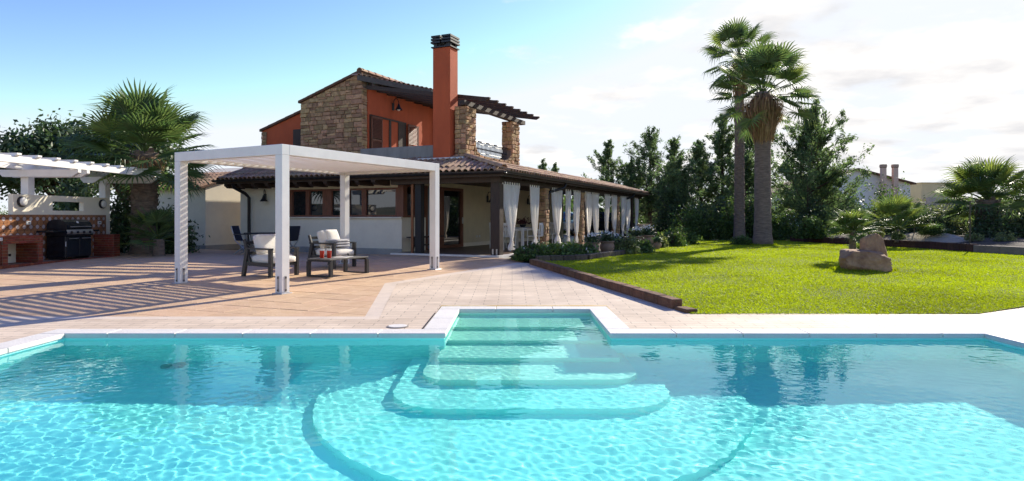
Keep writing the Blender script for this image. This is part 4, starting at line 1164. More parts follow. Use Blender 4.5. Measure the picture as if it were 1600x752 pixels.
def build_grill():
    M_ = Matrix.Rotation(BRZ, 3, 'Z')
    t = thing('gas_grill', 'black four-burner gas grill with steel control panel against the tiled wall', 'grill', BO + M_ @ Vector((-0.28, -1.55, 0.05)), BRZ)
    MB().cbox((-0.27, -0.46, 0.05), (0.24, 0.46, 0.60), 0.01).build('cabinet', ENAMEL, t)
    for s in (-1, 1):
        d = MB().cbox((0.241, min(0, s * .45) + .01, 0.09), (0.262, max(0, s * .45) - .01, 0.58), 0.005).build('door', ENAMEL, t)
        MB().tube([(0.285, s * .07, 0.535), (0.285, s * .38, 0.535)], 0.011, 8).build('handle', STEEL, d)
        MB().box((-0.22, s * .42 - .02, 0.0), (0.2, s * .42 + .02, 0.05)).build('foot', BLACKM, t)
    MB().vprism([(-0.27, 0.605), (0.27, 0.605), (0.30, 0.70), (0.27, 0.77), (-0.27, 0.77)], 1, -0.47, 0.47).build('firebox', ENAMEL, t)
    cp = MB().vprism([(0.272, 0.62), (0.305, 0.70), (0.278, 0.765), (0.27, 0.765)], 1, -0.465, 0.465).build('control_panel', STEEL, t)
    for k in range(4): MB().lathe([(0.034, 0), (0.034, 0.025), (0.024, 0.032)], 14).build('knob', BLACKM, cp, loc=(0.298, -0.33 + k * .22, 0.695), rot=(0, rad(82), 0))
    prof = [(-0.27, 0.775), (0.27, 0.775), (0.275, 0.87), (0.22, 0.96), (0.10, 1.02), (-0.08, 1.03), (-0.22, 0.98), (-0.27, 0.90)]
    lid = MB().vprism(prof, 1, -0.45, 0.45).build('lid', ENAMEL, t)
    MB().tube([(0.31, -0.36, 0.84), (0.31, 0.36, 0.84)], 0.013, 8).build('lid_handle', STEEL, lid)
    MB().lathe([(0.035, 0), (0.03, 0.01)], 16).build('badge', PLASTW, lid, loc=(0.225, -0.02, 0.955), rot=(0, rad(55), 0))
    for s, L in ((-1, 0.38), (1, 0.30)): MB().cbox((-0.22, s * .475, 0.70), (0.24, s * (.475 + L), 0.745), 0.012).build('side_shelf', ENAMEL, t)
    MB().box((0.242, -0.44, 0.34), (0.25, -0.462, 0.46)).build('gas_label', PLASTW, t)
build_grill()

# ------------------------------------------------------------------ garden furniture
def cushion(w, d, h, puff=0.03, n=7):
    """soft box cushion centred at the origin, bottom at z=0"""
    mb = MB()
    for side in (0, 1):
        for j in range(n + 1):
            for i in range(n + 1):
                x, y = i / n * 2 - 1, j / n * 2 - 1
                e = (1 - abs(x) ** 4) * (1 - abs(y) ** 4)
                k = 1 - 0.04 * (abs(x) ** 6 + abs(y) ** 6)
                z = (h * 0.72 + puff * e + h * 0.28 * e ** .35) if side else (h * 0.14 * (1 - e ** .35))
                mb.v.append((x * w / 2 * k, y * d / 2 * k, z))
    m = (n + 1) ** 2
    for j in range(n):
        for i in range(n):
            a = j * (n + 1) + i
            mb.f.append((a, a + n + 1, a + n + 2, a + 1)); b = a + m; mb.f.append((b, b + 1, b + n + 2, b + n + 1))
    ring = [i for i in range(n + 1)] + [(j * (n + 1) + n) for j in range(1, n + 1)] + [n * (n + 1) + i for i in range(n - 1, -1, -1)] + [j * (n + 1) for j in range(n - 1, 0, -1)]
    for k in range(len(ring)):
        a, b = ring[k], ring[(k + 1) % len(ring)]; mb.f.append((a, b, b + m, a + m))
    return mb
def armchair(label, loc, rz, towels=False):
    """faces local +x"""
    t = thing('garden_armchair', label, 'armchair', loc, rz, 'charcoal garden armchairs with cream cushions')
    W = 0.74
    for s in (-1, 1):
        y = s * (W / 2 - .03)
        MB().beam((0.34, y, 0), (0.34, y, 0.545), 0.055, 0.08, up=(1, 0, 0)).build('leg', CHARC, t)
        MB().beam((-0.42, y, 0), (-0.30, y, 0.545), 0.055, 0.08, up=(1, 0, 0)).build('leg', CHARC, t)
        MB().beam((-0.36, y, 0.56), (0.38, y, 0.56), 0.075, 0.03).build('armrest', CHARC, t)
        MB().beam((-0.36, y, 0.26), (0.31, y, 0.24), 0.035, 0.075).build('side_rail', CHARC, t)
        MB().beam((-0.22, y * .98, 0.22), (-0.40, y * .98, 0.74), 0.035, 0.06, up=(1, 0, 0)).build('back_upright', CHARC, t)
    MB().box((-0.34, -W / 2 + .06, 0.215), (0.36, W / 2 - .06, 0.26)).build('seat_frame', CHARC, t)
    for k in range(4): MB().beam((-0.28 - k * .036, -W / 2 + .06, 0.36 + k * .105), (-0.28 - k * .036, W / 2 - .06, 0.36 + k * .105), 0.02, 0.06).build('back_slat', CHARC, t)
    cushion(0.70, W - .10, 0.17).build('seat_cushion', FABRIC, t, loc=(0.05, 0, 0.262), smooth=True)
    cushion(0.42, W - .12, 0.15).build('back_cushion', FABRIC, t, loc=(-0.18, 0, 0.62), rot=(0, rad(72), 0), smooth=True)
    if not towels: return
    cushion(0.40, 0.42, 0.10, 0.03).build('throw_pillow', FABRIC, t, loc=(-0.08, 0.03, 0.66), rot=(0, rad(66), 0), smooth=True)
armchair('charcoal garden armchair with cream cushions, partly behind the front pergola post', (-4.90, 13.05, gz(13.05)), rad(-27))
armchair('charcoal garden armchair with throw pillow, behind the low table', (-4.13, 14.75, gz(14.75)), rad(-27), True)

def coffee_table():
    t = thing('coffee_table', 'low dark garden table with slatted top and loop legs under the pergola', 'table', (-3.58, 13.20, gz(13.2)), rad(-29))
    for k in range(6): MB().cbox((-0.32 + k * .107, -0.56, 0.335), (-0.32 + k * .107 + .1, 0.56, 0.36), 0.003).build('top_slat', GREYF, t)
    for y in (-.5, .5): MB().box((-0.32, y - .03, 0.30), (0.32, y + .03, 0.334)).build('top_rail', CHARC, t)
    for y in (-.52, .52):
        mb = MB()
        for x in (-.30, .30): mb.box((x - .03, y - .035, 0.0), (x + .03, y + .035, 0.30))
        mb.box((-.27, y - .034, 0.0), (.27, y + .034, 0.03)); mb.build('leg_loop', CHARC, t)
coffee_table()
def at_table(x, y, z=0.36):
    q = Matrix.Rotation(rad(-29), 3, 'Z') @ Vector((x, y, 0)); return (-3.58 + q.x, 13.2 + q.y, gz(13.2) + z)
for i, (x, y, w) in enumerate(((-0.13, -0.33, 'left'), (0.0, -0.26, 'right'))):
    g = thing('drink_glass', 'glass of red drink on the low table, the %s of the two' % w, 'glass', at_table(x, y), 0, 'two glasses of red drink')
    MB().lathe([(0.036, 0.0), (0.042, 0.012), (0.046, 0.15), (0.043, 0.15), (0.04, 0.148)], 14).build('tumbler', REDDRINK, g, smooth='auto')
    MB().lathe([(0.047, 0.15), (0.049, 0.185), (0.046, 0.185), (0.044, 0.15)], 14).build('rim', CLEARG, g)
    MB().tube([(0.0, 0.0, 0.12), (0.03, 0.02, 0.23)], 0.004, 5).build('straw', PLASTW, g)
mg = thing('magazine', 'pale magazines lying open on the low table beside the glasses', 'magazine', at_table(0.02, 0.12), rad(-10))
MB().cbox((-0.14, -0.2, 0), (0.14, 0.0, 0.012), 0.003).build('page', PLASTW, mg, rot=(0.05, 0, 0)); MB().cbox((-0.14, 0.004, 0), (0.14, 0.2, 0.012), 0.003).build('page', FABRICG, mg)
sg = thing('sunglasses', 'dark sunglasses lying on the low table', 'sunglasses', at_table(0.06, 0.22, 0.376), rad(30))
for s in (-1, 1):
    MB().lathe([(0.03, 0), (0.032, 0.006), (0.028, 0.01)], 12).build('lens', BLACKM, sg, loc=(0, s * .037, 0.03), rot=(0, rad(80), 0)); MB().tube([(0, s * .066, 0.035), (-0.13, s * .06, 0.01)], 0.004, 5).build('temple', BLACKM, sg)
MB().tube([(0, -.012, .036), (0, .012, .036)], 0.004, 5).build('bridge', BLACKM, sg)
tw_ = thing('folded_towel', 'stack of folded grey towels on the seat of the rear armchair', 'towel', (-3.98, 14.62, gz(14.7) + 0.475), rad(-27))
for k in range(3): cushion(0.34, 0.5 - k * .02, 0.055, 0.006).build('towel_layer', FABRICG, tw_, loc=(0, 0, k * .058), smooth=True)

def sling_chair(label, loc, rz):
    t = thing('sling_chair', label, 'chair', loc, rz, 'navy sling chairs at the rear table')
    for s in (-1, 1):
        y = s * .27
        MB().tube([(-0.34, y, 0.84), (-0.22, y, 0.42), (0.24, y, 0.0)], 0.013, 6).build('frame_tube', STEEL, t)
        MB().tube([(-0.28, y, 0.0), (0.26, y, 0.42)], 0.013, 6).build('frame_tube', STEEL, t)
        MB().beam((-0.26, y * 1.06, 0.60), (0.22, y * 1.06, 0.60), 0.045, 0.022).build('armrest', CHARC, t)
        MB().tube([(0.2, y, 0.6), (0.22, y, 0.40)], 0.011, 6).build('arm_support', STEEL, t)
    mb = MB()
    for (x, z) in ((0.26, 0.425), (0.02, 0.40), (-0.21, 0.42), (-0.235, 0.46), (-0.29, 0.64), (-0.345, 0.85)):
        mb.v += [(x, -.26, z), (x, .26, z)]
    for k in range(5): mb.f.append((2 * k, 2 * k + 1, 2 * k + 3, 2 * k + 2))
    o = mb.build('sling', NAVY, t); md = o.modifiers.new('thick', 'SOLIDIFY'); md.thickness = 0.012
dt = thing('dining_table', 'dark round-edged outdoor dining table behind the armchairs', 'table', (-7.25, 19.0, gz(19)), HANG)
MB().cbox((-0.55, -0.4, 0.62), (0.55, 0.4, 0.65), 0.01).build('table_top', CHARC, dt)
for sx in (-1, 1):
    for sy in (-1, 1): MB().box((sx * .5 - .025, sy * .35 - .025, 0), (sx * .5 + .025, sy * .35 + .025, 0.62)).build('leg', STEEL, dt)
sling_chair('navy sling chair with bright frame left of the rear table', (-7.95, 19.15, gz(19)), HANG + rad(25))
sling_chair('navy sling chair right of the rear table, behind the front pergola post', (-6.62, 18.7, gz(19)), HANG + rad(170))

bn = thing('trestle_bench', 'dark wooden bench on splayed trestles under the porch window', 'bench', HW(3.05, 1.35, 0.247), HANG)
MB().cbox((-0.17, -0.85, 0.43), (0.17, 0.85, 0.47), 0.006).build('seat', DWOOD, bn)
for y in (-.6, .6):
    MB().vprism([(-0.16, 0), (-0.07, 0.43), (0.07, 0.43), (0.16, 0), (0.1, 0), (0.0, 0.3), (-0.1, 0)], 1, y - .03, y + .03).build('trestle', DWOOD, bn)
MB().box((-.02, -.57, .18), (.02, .57, .22)).build('stretcher', DWOOD, bn)

def white_chair(label, v, u, rz):
    t = thing('white_dining_chair', label, 'chair', HW(v, u, 0.247), rz, 'white garden chairs in the porch')
    for sx in (-1, 1):
        for sy in (-1, 1): MB().tube([(sx * .21, sy * .21, 0), (sx * .19, sy * .2, .44 if sx > 0 else .66)], .018, 6).build('leg', PLASTW, t)
    MB().cbox((-.22, -.23, .43), (.23, .23, .46), .008).build('seat', PLASTW, t)
    MB().box((-.24, -.22, .80), (-.205, .22, .88)).build('back_rail', PLASTW, t)
    for y in (-.2, .2): MB().tube([(-.19, y, .44), (-.23, y, .85)], .016, 6).build('back_post', PLASTW, t)
    for k in range(5): MB().box((-.215, -.14 + k * .07 - .018, .47), (-.2, -.14 + k * .07 + .018, .81)).build('back_slat', PLASTW, t, rot=(0, rad(-3), 0))
    for y in (-.23, .23): MB().beam((-.2, y, .655), (.2, y, .655), .04, .022).build('armrest', PLASTW, t); MB().tube([(.19, y, .45), (.19, y, .65)], .013, 6).build('arm_post', PLASTW, t)
wt = thing('white_porch_table', 'white garden table in the porch between the first two curtains', 'table', HW(0.95, 3.9, 0.247), HANG)
MB().cbox((-.45, -.75, .69), (.45, .75, .72), .008).build('table_top', PLASTW, wt)
MB().box((-.40, -.7, .62), (.40, .7, .689)).build('apron', PLASTW, wt)
for sx in (-1, 1):
    for sy in (-1, 1): MB().box((sx * .40 - .04, sy * .69 - .04, 0), (sx * .40 + .04, sy * .69 + .04, .689)).build('leg', PLASTW, wt)
white_chair('white slatted chair nearest the wooden corner post, behind the widest curtain', 0.85, 2.65, HANG + rad(90))
white_chair('white armchair on the lawn side of the porch table', 0.25, 3.6, HANG + rad(180))
white_chair('white armchair beyond the first stone column', 0.8, 6.3, HANG - rad(90))
white_chair('white chair against the porch wall behind the table', 1.75, 3.9, HANG)
fp = thing('flower_bowl', 'bowl of dark red flowers on the white porch table', 'flowers', HW(0.9, 4.05, 0.967), 0)
MB().lathe([(.06, 0), (.11, .06), (.12, .10), (.10, .10)], 14).build('bowl', CHARC, fp, smooth='auto')
# ------------------------------------------------------------------ vegetation helpers
def leaves_geo(C, ln, wd, rng, up=0.0, dirs=None):
    n = len(C)
    a = rng.normal(size=(n, 3)) if dirs is None else dirs + rng.normal(size=(n, 3)) * 0.45
    a /= np.linalg.norm(a, axis=1, keepdims=True) + 1e-9
    r = rng.normal(size=(n, 3)); r[:, 2] += up
    b = np.cross(a, r); b /= np.linalg.norm(b, axis=1, keepdims=True) + 1e-9
    l = (ln * rng.uniform(.6, 1.3, n))[:, None]; w = (wd * rng.uniform(.6, 1.3, n))[:, None]
    V = np.stack([C - a * l, C + b * w, C + a * l, C - b * w], 1).reshape(-1, 3)
    return V
def leaf_mesh(name, C, ln, wd, rng, up=0.0, dirs=None):
    V = leaves_geo(C, ln, wd, rng, up, dirs); return npmesh(name, V, np.arange(len(V)).reshape(-1, 4))

def tree_conifer(label, x, y, z, h, R, seed, n_leaf=9000, m=LEAFC, low=0.06, group='feathery conifers behind the lawn', name='conifer_tree', cat='tree'):
    rng = np.random.default_rng(seed); t = thing(name, label, cat, (x, y, z), rng.uniform(0, 6), group)
    lean = rng.normal(0, .02, 2) * h
    P = lambda f: np.array([lean[0] * f * f, lean[1] * f * f, h * f])
    MB().tube([tuple(P(f) - np.array([0, 0, .1 if f == 0 else 0])) for f in (0, .25, .5, .75, .97)], [h * .02 + .03, h * .016 + .02, h * .011 + .015, h * .006 + .01, .008], 7).build('trunk', BARK, t, smooth=True)
    nb = int(16 + h * 5); lim = MB(); C = []; D = []
    per = n_leaf // nb
    for k in range(nb):
        f = low + (0.99 - low) * ((k + rng.uniform(0, 1)) / nb) ** 0.9
        az = k * 2.399 + rng.normal(0, .5); el = rad(rng.uniform(2, 40) + 38 * f)
        L = R * (0.10 + 1.15 * (1 - f) ** 0.85) * rng.uniform(.45, 1.25) * (0.8 if f < .2 else 1)
        d = np.array([math.cos(az) * math.cos(el), math.sin(az) * math.cos(el), math.sin(el)])
        p0 = P(f); p1 = p0 + d * L * .55; p2 = p0 + d * L + np.array([0, 0, .16 * L])
        lim.tube([tuple(p0), tuple(p1), tuple(p2)], [.012 + L * .010, .009 + L * .005, .005], 5)
        nt = 7
        for q in range(nt):
            s = 0.2 + 0.85 * (q + rng.uniform(0, 1)) / nt
            c = p0 + (p1 - p0) * min(1, s / .55) + (p2 - p1) * max(0, (s - .55) / .45)
            tw = d * .6 + rng.normal(size=3) * .7; tw[2] = abs(tw[2]) * .7 + .15; tw /= np.linalg.norm(tw)
            tl = L * rng.uniform(.16, .34)
            m_ = max(3, int(per / nt * rng.uniform(.4, 1.6) * (.25 + 1.25 * L / R))); u_ = rng.random((m_, 1))
            sp = .045 + .03 * L
            C.append(c + tw * tl * u_ + rng.normal(size=(m_, 3)) * sp * (1.15 - .6 * u_)); D.append(np.repeat((tw + rng.normal(size=3) * .2)[None], m_, 0))
    lim.build('branches', BARK, t, smooth=True)
    link('crown', leaf_mesh('crown', np.concatenate(C), .085 + .004 * h, .026, rng, 0, np.concatenate(D)), m, t)
    return t

def tree_broad(label, x, y, z, h, R, seed, n_leaf=9000, m=LEAFD, trunk=0.3, name='broadleaf_tree', cat='tree', group=None, flat=0.8, leaf=(.085, .04), nclump=46):
    """trunk, limbs and leaf clumps spread through an uneven crown; crown centre at height h, radius R"""
    rng = np.random.default_rng(seed); t = thing(name, label, cat, (x, y, z), 0, group)
    if trunk:
        mb = MB(); mb.tube([(0, 0, -.1), (rng.normal(0, .05), rng.normal(0, .05), h * .45), (rng.normal(0, .12), rng.normal(0, .12), h)], [trunk * .5, trunk * .36, trunk * .15], 8)
        mb.build('trunk', BARK, t, smooth=True)
    lim = MB(); C = []
    for k in range(nclump):
        d = rng.normal(size=3); d /= np.linalg.norm(d); d[2] = abs(d[2]) * 1.1 - .35
        rr = R * rng.uniform(.45, 1.05); c = np.array([0, 0, h]) + d * rr * np.array([1, 1, flat])
        if k % 2 == 0 and trunk: lim.tube([(0, 0, h * .45), tuple((c + np.array([0, 0, h * .6])) * .5 + np.array([0, 0, .05])), tuple(c)], [trunk * .2, trunk * .1, .01], 5)
        m_ = int(n_leaf / nclump * rng.uniform(.5, 1.5)); sp = R * rng.uniform(.12, .22)
        C.append(c + rng.normal(size=(m_, 3)) * np.array([sp, sp, sp * .75]))
    if trunk: lim.build('limbs', BARK, t, smooth=True)
    CC = np.concatenate(C); CC = CC[CC[:, 2] > 0.04]
    link('crown', leaf_mesh('crown', CC, leaf[0], leaf[1], rng, .5), m, t)
    return t

def shrub(label, x, y, z, rx, ry, h, seed, n=2600, m=LEAFM, leaf=(.05, .026), name='shrub', group=None, flowers=0, cat='shrub', stems=True, fm=None):
    rng = np.random.default_rng(seed); t = thing(name, label, cat, (x, y, z), rng.uniform(-.3, .3), group)
    if stems:
        mb = MB()
        for k in range(6):
            a = rng.uniform(0, 6.28); mb.tube([(0, 0, -.03), (math.cos(a) * rx * .3, math.sin(a) * ry * .3, h * .45), (math.cos(a) * rx * .6, math.sin(a) * ry * .6, h * .8)], [.02, .014, .005], 5)
        mb.build('stems', BARK, t)
    C = []; nc = 22
    for k in range(nc):
        d = rng.normal(size=3); d /= np.linalg.norm(d); d[2] = abs(d[2])
        c = d * rng.uniform(.45, .95) * np.array([rx, ry, h]) * np.array([.85, .85, .85]); m_ = int(n / nc * rng.uniform(.5, 1.5))
        C.append(c + rng.normal(size=(m_, 3)) * np.array([rx, ry, h]) * .17)
    CC = np.concatenate(C); CC[:, 2] = np.abs(CC[:, 2]) + .01
    link('foliage', leaf_mesh('foliage', CC, leaf[0], leaf[1], rng, .6), m, t)
    if flowers:
        d = rng.normal(size=(flowers, 3)); d /= np.linalg.norm(d, axis=1, keepdims=True); d[:, 2] = np.abs(d[:, 2]) * .8 + .2
        F = d * np.array([rx, ry, h]) * rng.uniform(.85, 1.05, (flowers, 1))
        F = np.repeat(F, 6, 0) + rng.normal(size=(flowers * 6, 3)) * .02
        link('blossoms', leaf_mesh('blossoms', F, .022, .018, rng, .2), fm or FLOWERW, t)
    return t

# ------------------------------------------------------------------ fan palms
def fan_mesh(name, pet, blade, n=24, seed=0, droop=0.25, span=125):
    rnd = random.Random(seed); mb = MB()
    # petiole along +y
    mb.tube([(0, 0, 0), (0, pet * .5, pet * .03), (0, pet, 0)], [.022, .016, .010], 5)
    hub = Vector((0, pet, 0))
    for k in range(n):
        a = rad(-span + 2 * span * (k + .5) / n); L = blade * (1 - 0.22 * abs(a / rad(span)) ** 2) * rnd.uniform(.9, 1.06)
        d = Vector((math.sin(a), math.cos(a), 0)); s = Vector((math.cos(a), -math.sin(a), 0)); up = Vector((0, 0, 1))
        w = L * math.pi * span / 180 / n * 0.44
        cup = 0.10 + 0.10 * abs(a / rad(span))
        p1 = hub + d * L * .42 + up * (cup * L * .42); p2 = hub + d * L * .72 + up * (cup * L * .55 - droop * L * .07)
        p3 = hub + d * L * (1 - droop * .16) + up * (cup * L * .45 - droop * L * rnd.uniform(.3, .8)) + s * rnd.uniform(-.03, .03)
        fold = w * .5
        vs = [hub, p1 - s * w - up * fold * .3, p1 + up * fold, p1 + s * w - up * fold * .3, p2 - s * w * .6, p2 + up * fold * .5, p2 + s * w * .6, p3]
        mb.add(vs, [(0, 1, 2), (0, 2, 3), (1, 4, 5, 2), (2, 5, 6, 3), (4, 7, 5), (5, 7, 6)])
    return mb.mesh(name, fix=False)
def skirt_shape(t):
    t = max(0, min(1, t)); return min(1, 1.45 * t + .05) * (1 if t < .65 else 1 - (t - .65) * 1.3)
def fan_palm(label, x, y, z, hc, trunk_r, pet, blade, nf, seed, el=(82, -35), m=FROND, skirt=None, name='fan_palm', trunk_mat=TRUNK, droop=0.25, lean=(0, 0), group=None, my=None, yellow=0.2, boots=True, nblade=24):
    rnd = random.Random(seed); t = thing(name, label, 'palm tree', (x, y, z), 0, group)
    top = Vector((lean[0], lean[1], hc))
    if hc > 0.3:
        pts, rs = [], []; n = 26
        for k in range(n + 1):
            f = k / n; p = Vector((lean[0] * f * f, lean[1] * f * f, hc * f - (.08 if k == 0 else 0)))
            r = trunk_r[0] * (1 + .28 * math.exp(-f * 14)) * (1 - f) + trunk_r[1] * f; r *= 1 + (.03 if k % 2 else -.03) + rnd.uniform(-.02, .02)
            pts.append(p); rs.append(r)
        tr = MB().tube(pts, rs, 16).build('trunk', trunk_mat, t, smooth=True)
        if boots:
            bm_ = MB(); nb = int(hc * 38)
            for k in range(nb):
                f = (k + .5) / nb; a = k * 2.399; r = trunk_r[0] * (1 - f) + trunk_r[1] * f
                c = Vector((lean[0] * f * f, lean[1] * f * f, hc * f)); o = Vector((math.cos(a), math.sin(a), 0)); sd = Vector((-math.sin(a), math.cos(a), 0)); w = r * .34
                b0 = c + o * (r * .96); tp = c + o * (r * 1.16) + Vector((0, 0, .10 + r * .1))
                bm_.add([b0 - sd * w, b0 + sd * w, tp + sd * w * .5, tp - sd * w * .5, c + o * (r * .95) + Vector((0, 0, .13 + r * .1))], [(0, 1, 2, 3), (3, 2, 4)])
            bm_.build('leaf_bases', trunk_mat, tr, fix=False)
    var = [fan_mesh('frond', pet * s, blade * s2, nblade, seed * 10 + i, droop * d) for i, (s, s2, d) in enumerate(((1, 1, 1), (.9, .94, .7), (1.05, 1.02, 1.5), (.8, .85, .5)))]
    for v in var: v.materials.append(m)
    vy = [v.copy() for v in var]
    for v in vy: v.materials.clear(); v.materials.append(my or FRONDY)
    for k in range(nf):
        f = (k + .5) / nf; e = rad(el[0] + (el[1] - el[0]) * f ** 1.0 + rnd.uniform(-8, 8)); a = k * 2.39996 + rnd.uniform(-.25, .25)
        d = Vector((math.cos(a) * math.cos(e), math.sin(a) * math.cos(e), math.sin(e)))
        i = 3 if f < .12 else rnd.choice((0, 0, 1, 2))
        o = link('frond', (vy if rnd.random() < yellow else var)[i], None, t)
        q = d.to_track_quat('Y', 'Z'); roll = Matrix.Rotation(rnd.uniform(-.45, .45), 4, 'Y')
        o.matrix_local = Matrix.Translation(top + d * 0.05 + Vector((0, 0, -0.25 * f * min(1, hc / 3)))) @ q.to_matrix().to_4x4() @ roll
    if skirt:
        z1, z0, r1, n = skirt; rng = np.random.default_rng(seed); V = []; F = []
        for k in range(n):
            a = rng.uniform(0, 6.283); zz = z1 - (z1 - z0) * rng.random() * .72; f = 0
            rz_ = lambda zq: trunk_r[1] * .95 + (r1 - trunk_r[1]) * skirt_shape((zq - z0) / (z1 - z0))
            L = (z1 - z0) * rng.uniform(.22, .6)
            o = np.array([math.cos(a), math.sin(a), 0]); sd = np.array([-math.sin(a), math.cos(a), 0]) * rng.uniform(.012, .032)
            c = np.array([top.x, top.y, 0]); tw = rng.normal(0, .35); k1 = rng.uniform(.6, 1.2); zb = max(zz - L, z0 - rng.uniform(0, .25))
            p0 = c + o * trunk_r[1] + np.array([0, 0, zz]); p1 = c + o * max(trunk_r[1] * 1.05, rz_(zz - L * .3) * k1) + sd * tw * 4 + np.array([0, 0, zz - L * .3]); p2 = c + o * max(trunk_r[1] * 1.05, rz_(zb) * k1 * rng.uniform(.9, 1.1)) + sd * tw * 9 + np.array([0, 0, zb])
            b = len(V); V += [p0 - sd * .5, p0 + sd * .5, p1 + sd, p1 - sd, p2 + sd * .4, p2 - sd * .4]; F += [(b, b + 1, b + 2, b + 3), (b + 3, b + 2, b + 4, b + 5)]
        link('dead_frond_skirt', npmesh('dead_frond_skirt', np.array(V), np.array(F)), STRAW, t)
    return t

# tall pair on the lawn
zt = lz(9.4, 24)
fan_palm('tall fan palm with thick grey trunk and big straw skirt on the lawn', 9.40, 24.0, zt - .02, 5.75, (0.31, 0.27), 1.3, 0.9, 42, 3, el=(84, -38), skirt=(5.7, 4.0, 0.74, 1500), boots=False, yellow=.25, droop=.35)
fan_palm('taller slender fan palm with shaggy trunk behind the thick one', 10.20, 28.7, lz(10.3, 28.7) - .02, 8.35, (0.23, 0.17), 1.05, 0.85, 32, 4, el=(86, -50), skirt=(8.3, 6.4, 0.5, 320), boots=True, yellow=.2, droop=.5)
# left palm beside the barbecue
fan_palm('bushy fan palm with stout shaggy trunk between barbecue and shed', -11.15, 19.4, 0.18, 3.1, (0.34, 0.36), 1.22, 1.1, 50, 5, el=(88, -34), boots=True, yellow=.16, droop=.28, skirt=(3.0, 2.3, .62, 260), nblade=28)
fan_palm('small dark fan palm growing under the left palm', -10.1, 18.3, 0.18, 0.5, (0.16, 0.14), 0.62, 0.5, 26, 6, el=(80, -10), boots=False, yellow=0.05)
# right bed
fan_palm('broad fan palm on a short brown trunk near the right edge', 17.66, 23.76, 0.6, 1.35, (0.42, 0.36), 0.95, 0.95, 46, 8, el=(84, -30), boots=True, yellow=.45, droop=.3, nblade=26)
fan_palm('little fan palm on a curved trunk behind the upright rock', 8.35, 15.7, lz(8, 15) - .03, 0.80, (0.075, 0.07), 0.28, 0.36, 30, 9, el=(75, -15), boots=True, lean=(0.02, 0), yellow=.5, nblade=20)
fan_palm('clumping fan palm at ground level right of the little palm', 9.0, 16.4, lz(8.7, 15.9), 0.12, (0.06, 0.05), 0.2, 0.27, 16, 10, el=(70, 10), boots=False, yellow=.5, nblade=18)
fan_palm('bright green fan palm in the gravel bed below the far chimneys', 13.52, 22.45, 0.5, 0.4, (0.08, 0.08), 0.75, 0.62, 26, 12, el=(82, 0), boots=False, yellow=.75)
fan_palm('small cycad-like palm on the planter edge', 14.33, 21.80, 0.55, 0.15, (0.1, 0.1), 0.15, 0.42, 16, 13, el=(60, 8), boots=False, yellow=.3, nblade=18)

# trees behind the lawn
T = [(5.76, 38.0, 5.38, 1.81, 'slim dark conifer just right of the porch roof end'), (8.18, 38.0, 6.07, 2.54, 'conifer, second from the porch roof, with a pointed top'), (9.61, 38.0, 5.58, 2.23, 'rounded conifer left of a thin one, third from the porch roof'),
     (11.22, 38.0, 5.33, 2.33, 'conifer with loose airy crown, fourth from the porch roof'), (12.51, 38.0, 6.73, 2.70, 'tall feathery conifer just left of the slender palm'), (13.31, 36.0, 6.02, 2.29, 'conifer half hidden behind the two palm trunks'),
     (14.1, 30.4, 6.0, 3.0, 'large dense conifer just right of the palms'), (15.1, 31.4, 5.7, 1.9, 'large conifer at the right end of the tree row'), (8.88, 34.0, 3.85, 2.07, 'low conifer in front of the middle of the tree row'), (7.12, 38.0, 4.09, 2.24, 'low bushy conifer between the first two tall ones'), (12.42, 34.0, 4.16, 2.06, 'low conifer behind the palm trunks')]
for i, (x, y, h, R, lab) in enumerate(T): tree_conifer(lab, x, y, 0.3, h, R, 40 + i, 18000 if R > 2.55 else 9000)
tree_conifer('small conifer top showing above the porch roof, left of two', 1.95, 41, 0.2, 4.7, 1.2, 61, 3500, low=.3, group='conifer tops over the porch roof')
tree_conifer('small conifer top showing above the porch roof, right of two', 2.75, 42, 0.2, 4.6, 1.1, 62, 3500, low=.3, group='conifer tops over the porch roof')

tree_broad('large dark broadleaf tree behind the barbecue canopy', -19.2, 27.5, 0.1, 3.3, 2.5, 70, 21000, LEAFD, .35, group='dark trees behind the barbecue', nclump=90, leaf=(.12, .06))
tree_broad('dark olive-like tree directly left of the fan palm', -15.4, 25.5, 0.1, 3.6, 1.9, 71, 16000, LEAFD, .3, group='dark trees behind the barbecue', nclump=80, leaf=(.12, .06))
shrub('tall dark shrub filling the gap between barbecue and left palm', -11.9, 20.2, 0.1, 1.1, 1.0, 2.3, 72, 6500, LEAFD, (.07, .035), group='dark shrubs around the left palm')
shrub('dark shrub under the left palm beside the shed', -10.6, 19.9, 0.1, 0.9, 0.8, 1.4, 73, 4500, LEAFD, (.07, .03), group='dark shrubs around the left palm')
shrub('dark shrub behind the white barbecue wall', -14.2, 20.5, 0.1, 1.6, 1.2, 2.5, 78, 7000, LEAFD, (.07, .035), group='dark shrubs around the left palm')
shrub('dark shrub seen through the slot in the barbecue wall', -13.3, 19.2, 0.1, 0.9, 0.8, 2.2, 79, 5200, LEAFD, (.08, .04), group='dark shrubs around the left palm')
shrub('clipped green hedge at the far left edge', -23.6, 28.5, 0.1, 2.6, 1.0, 1.75, 74, 8000, LEAFM, (.05, .03), name='hedge', cat='hedge')

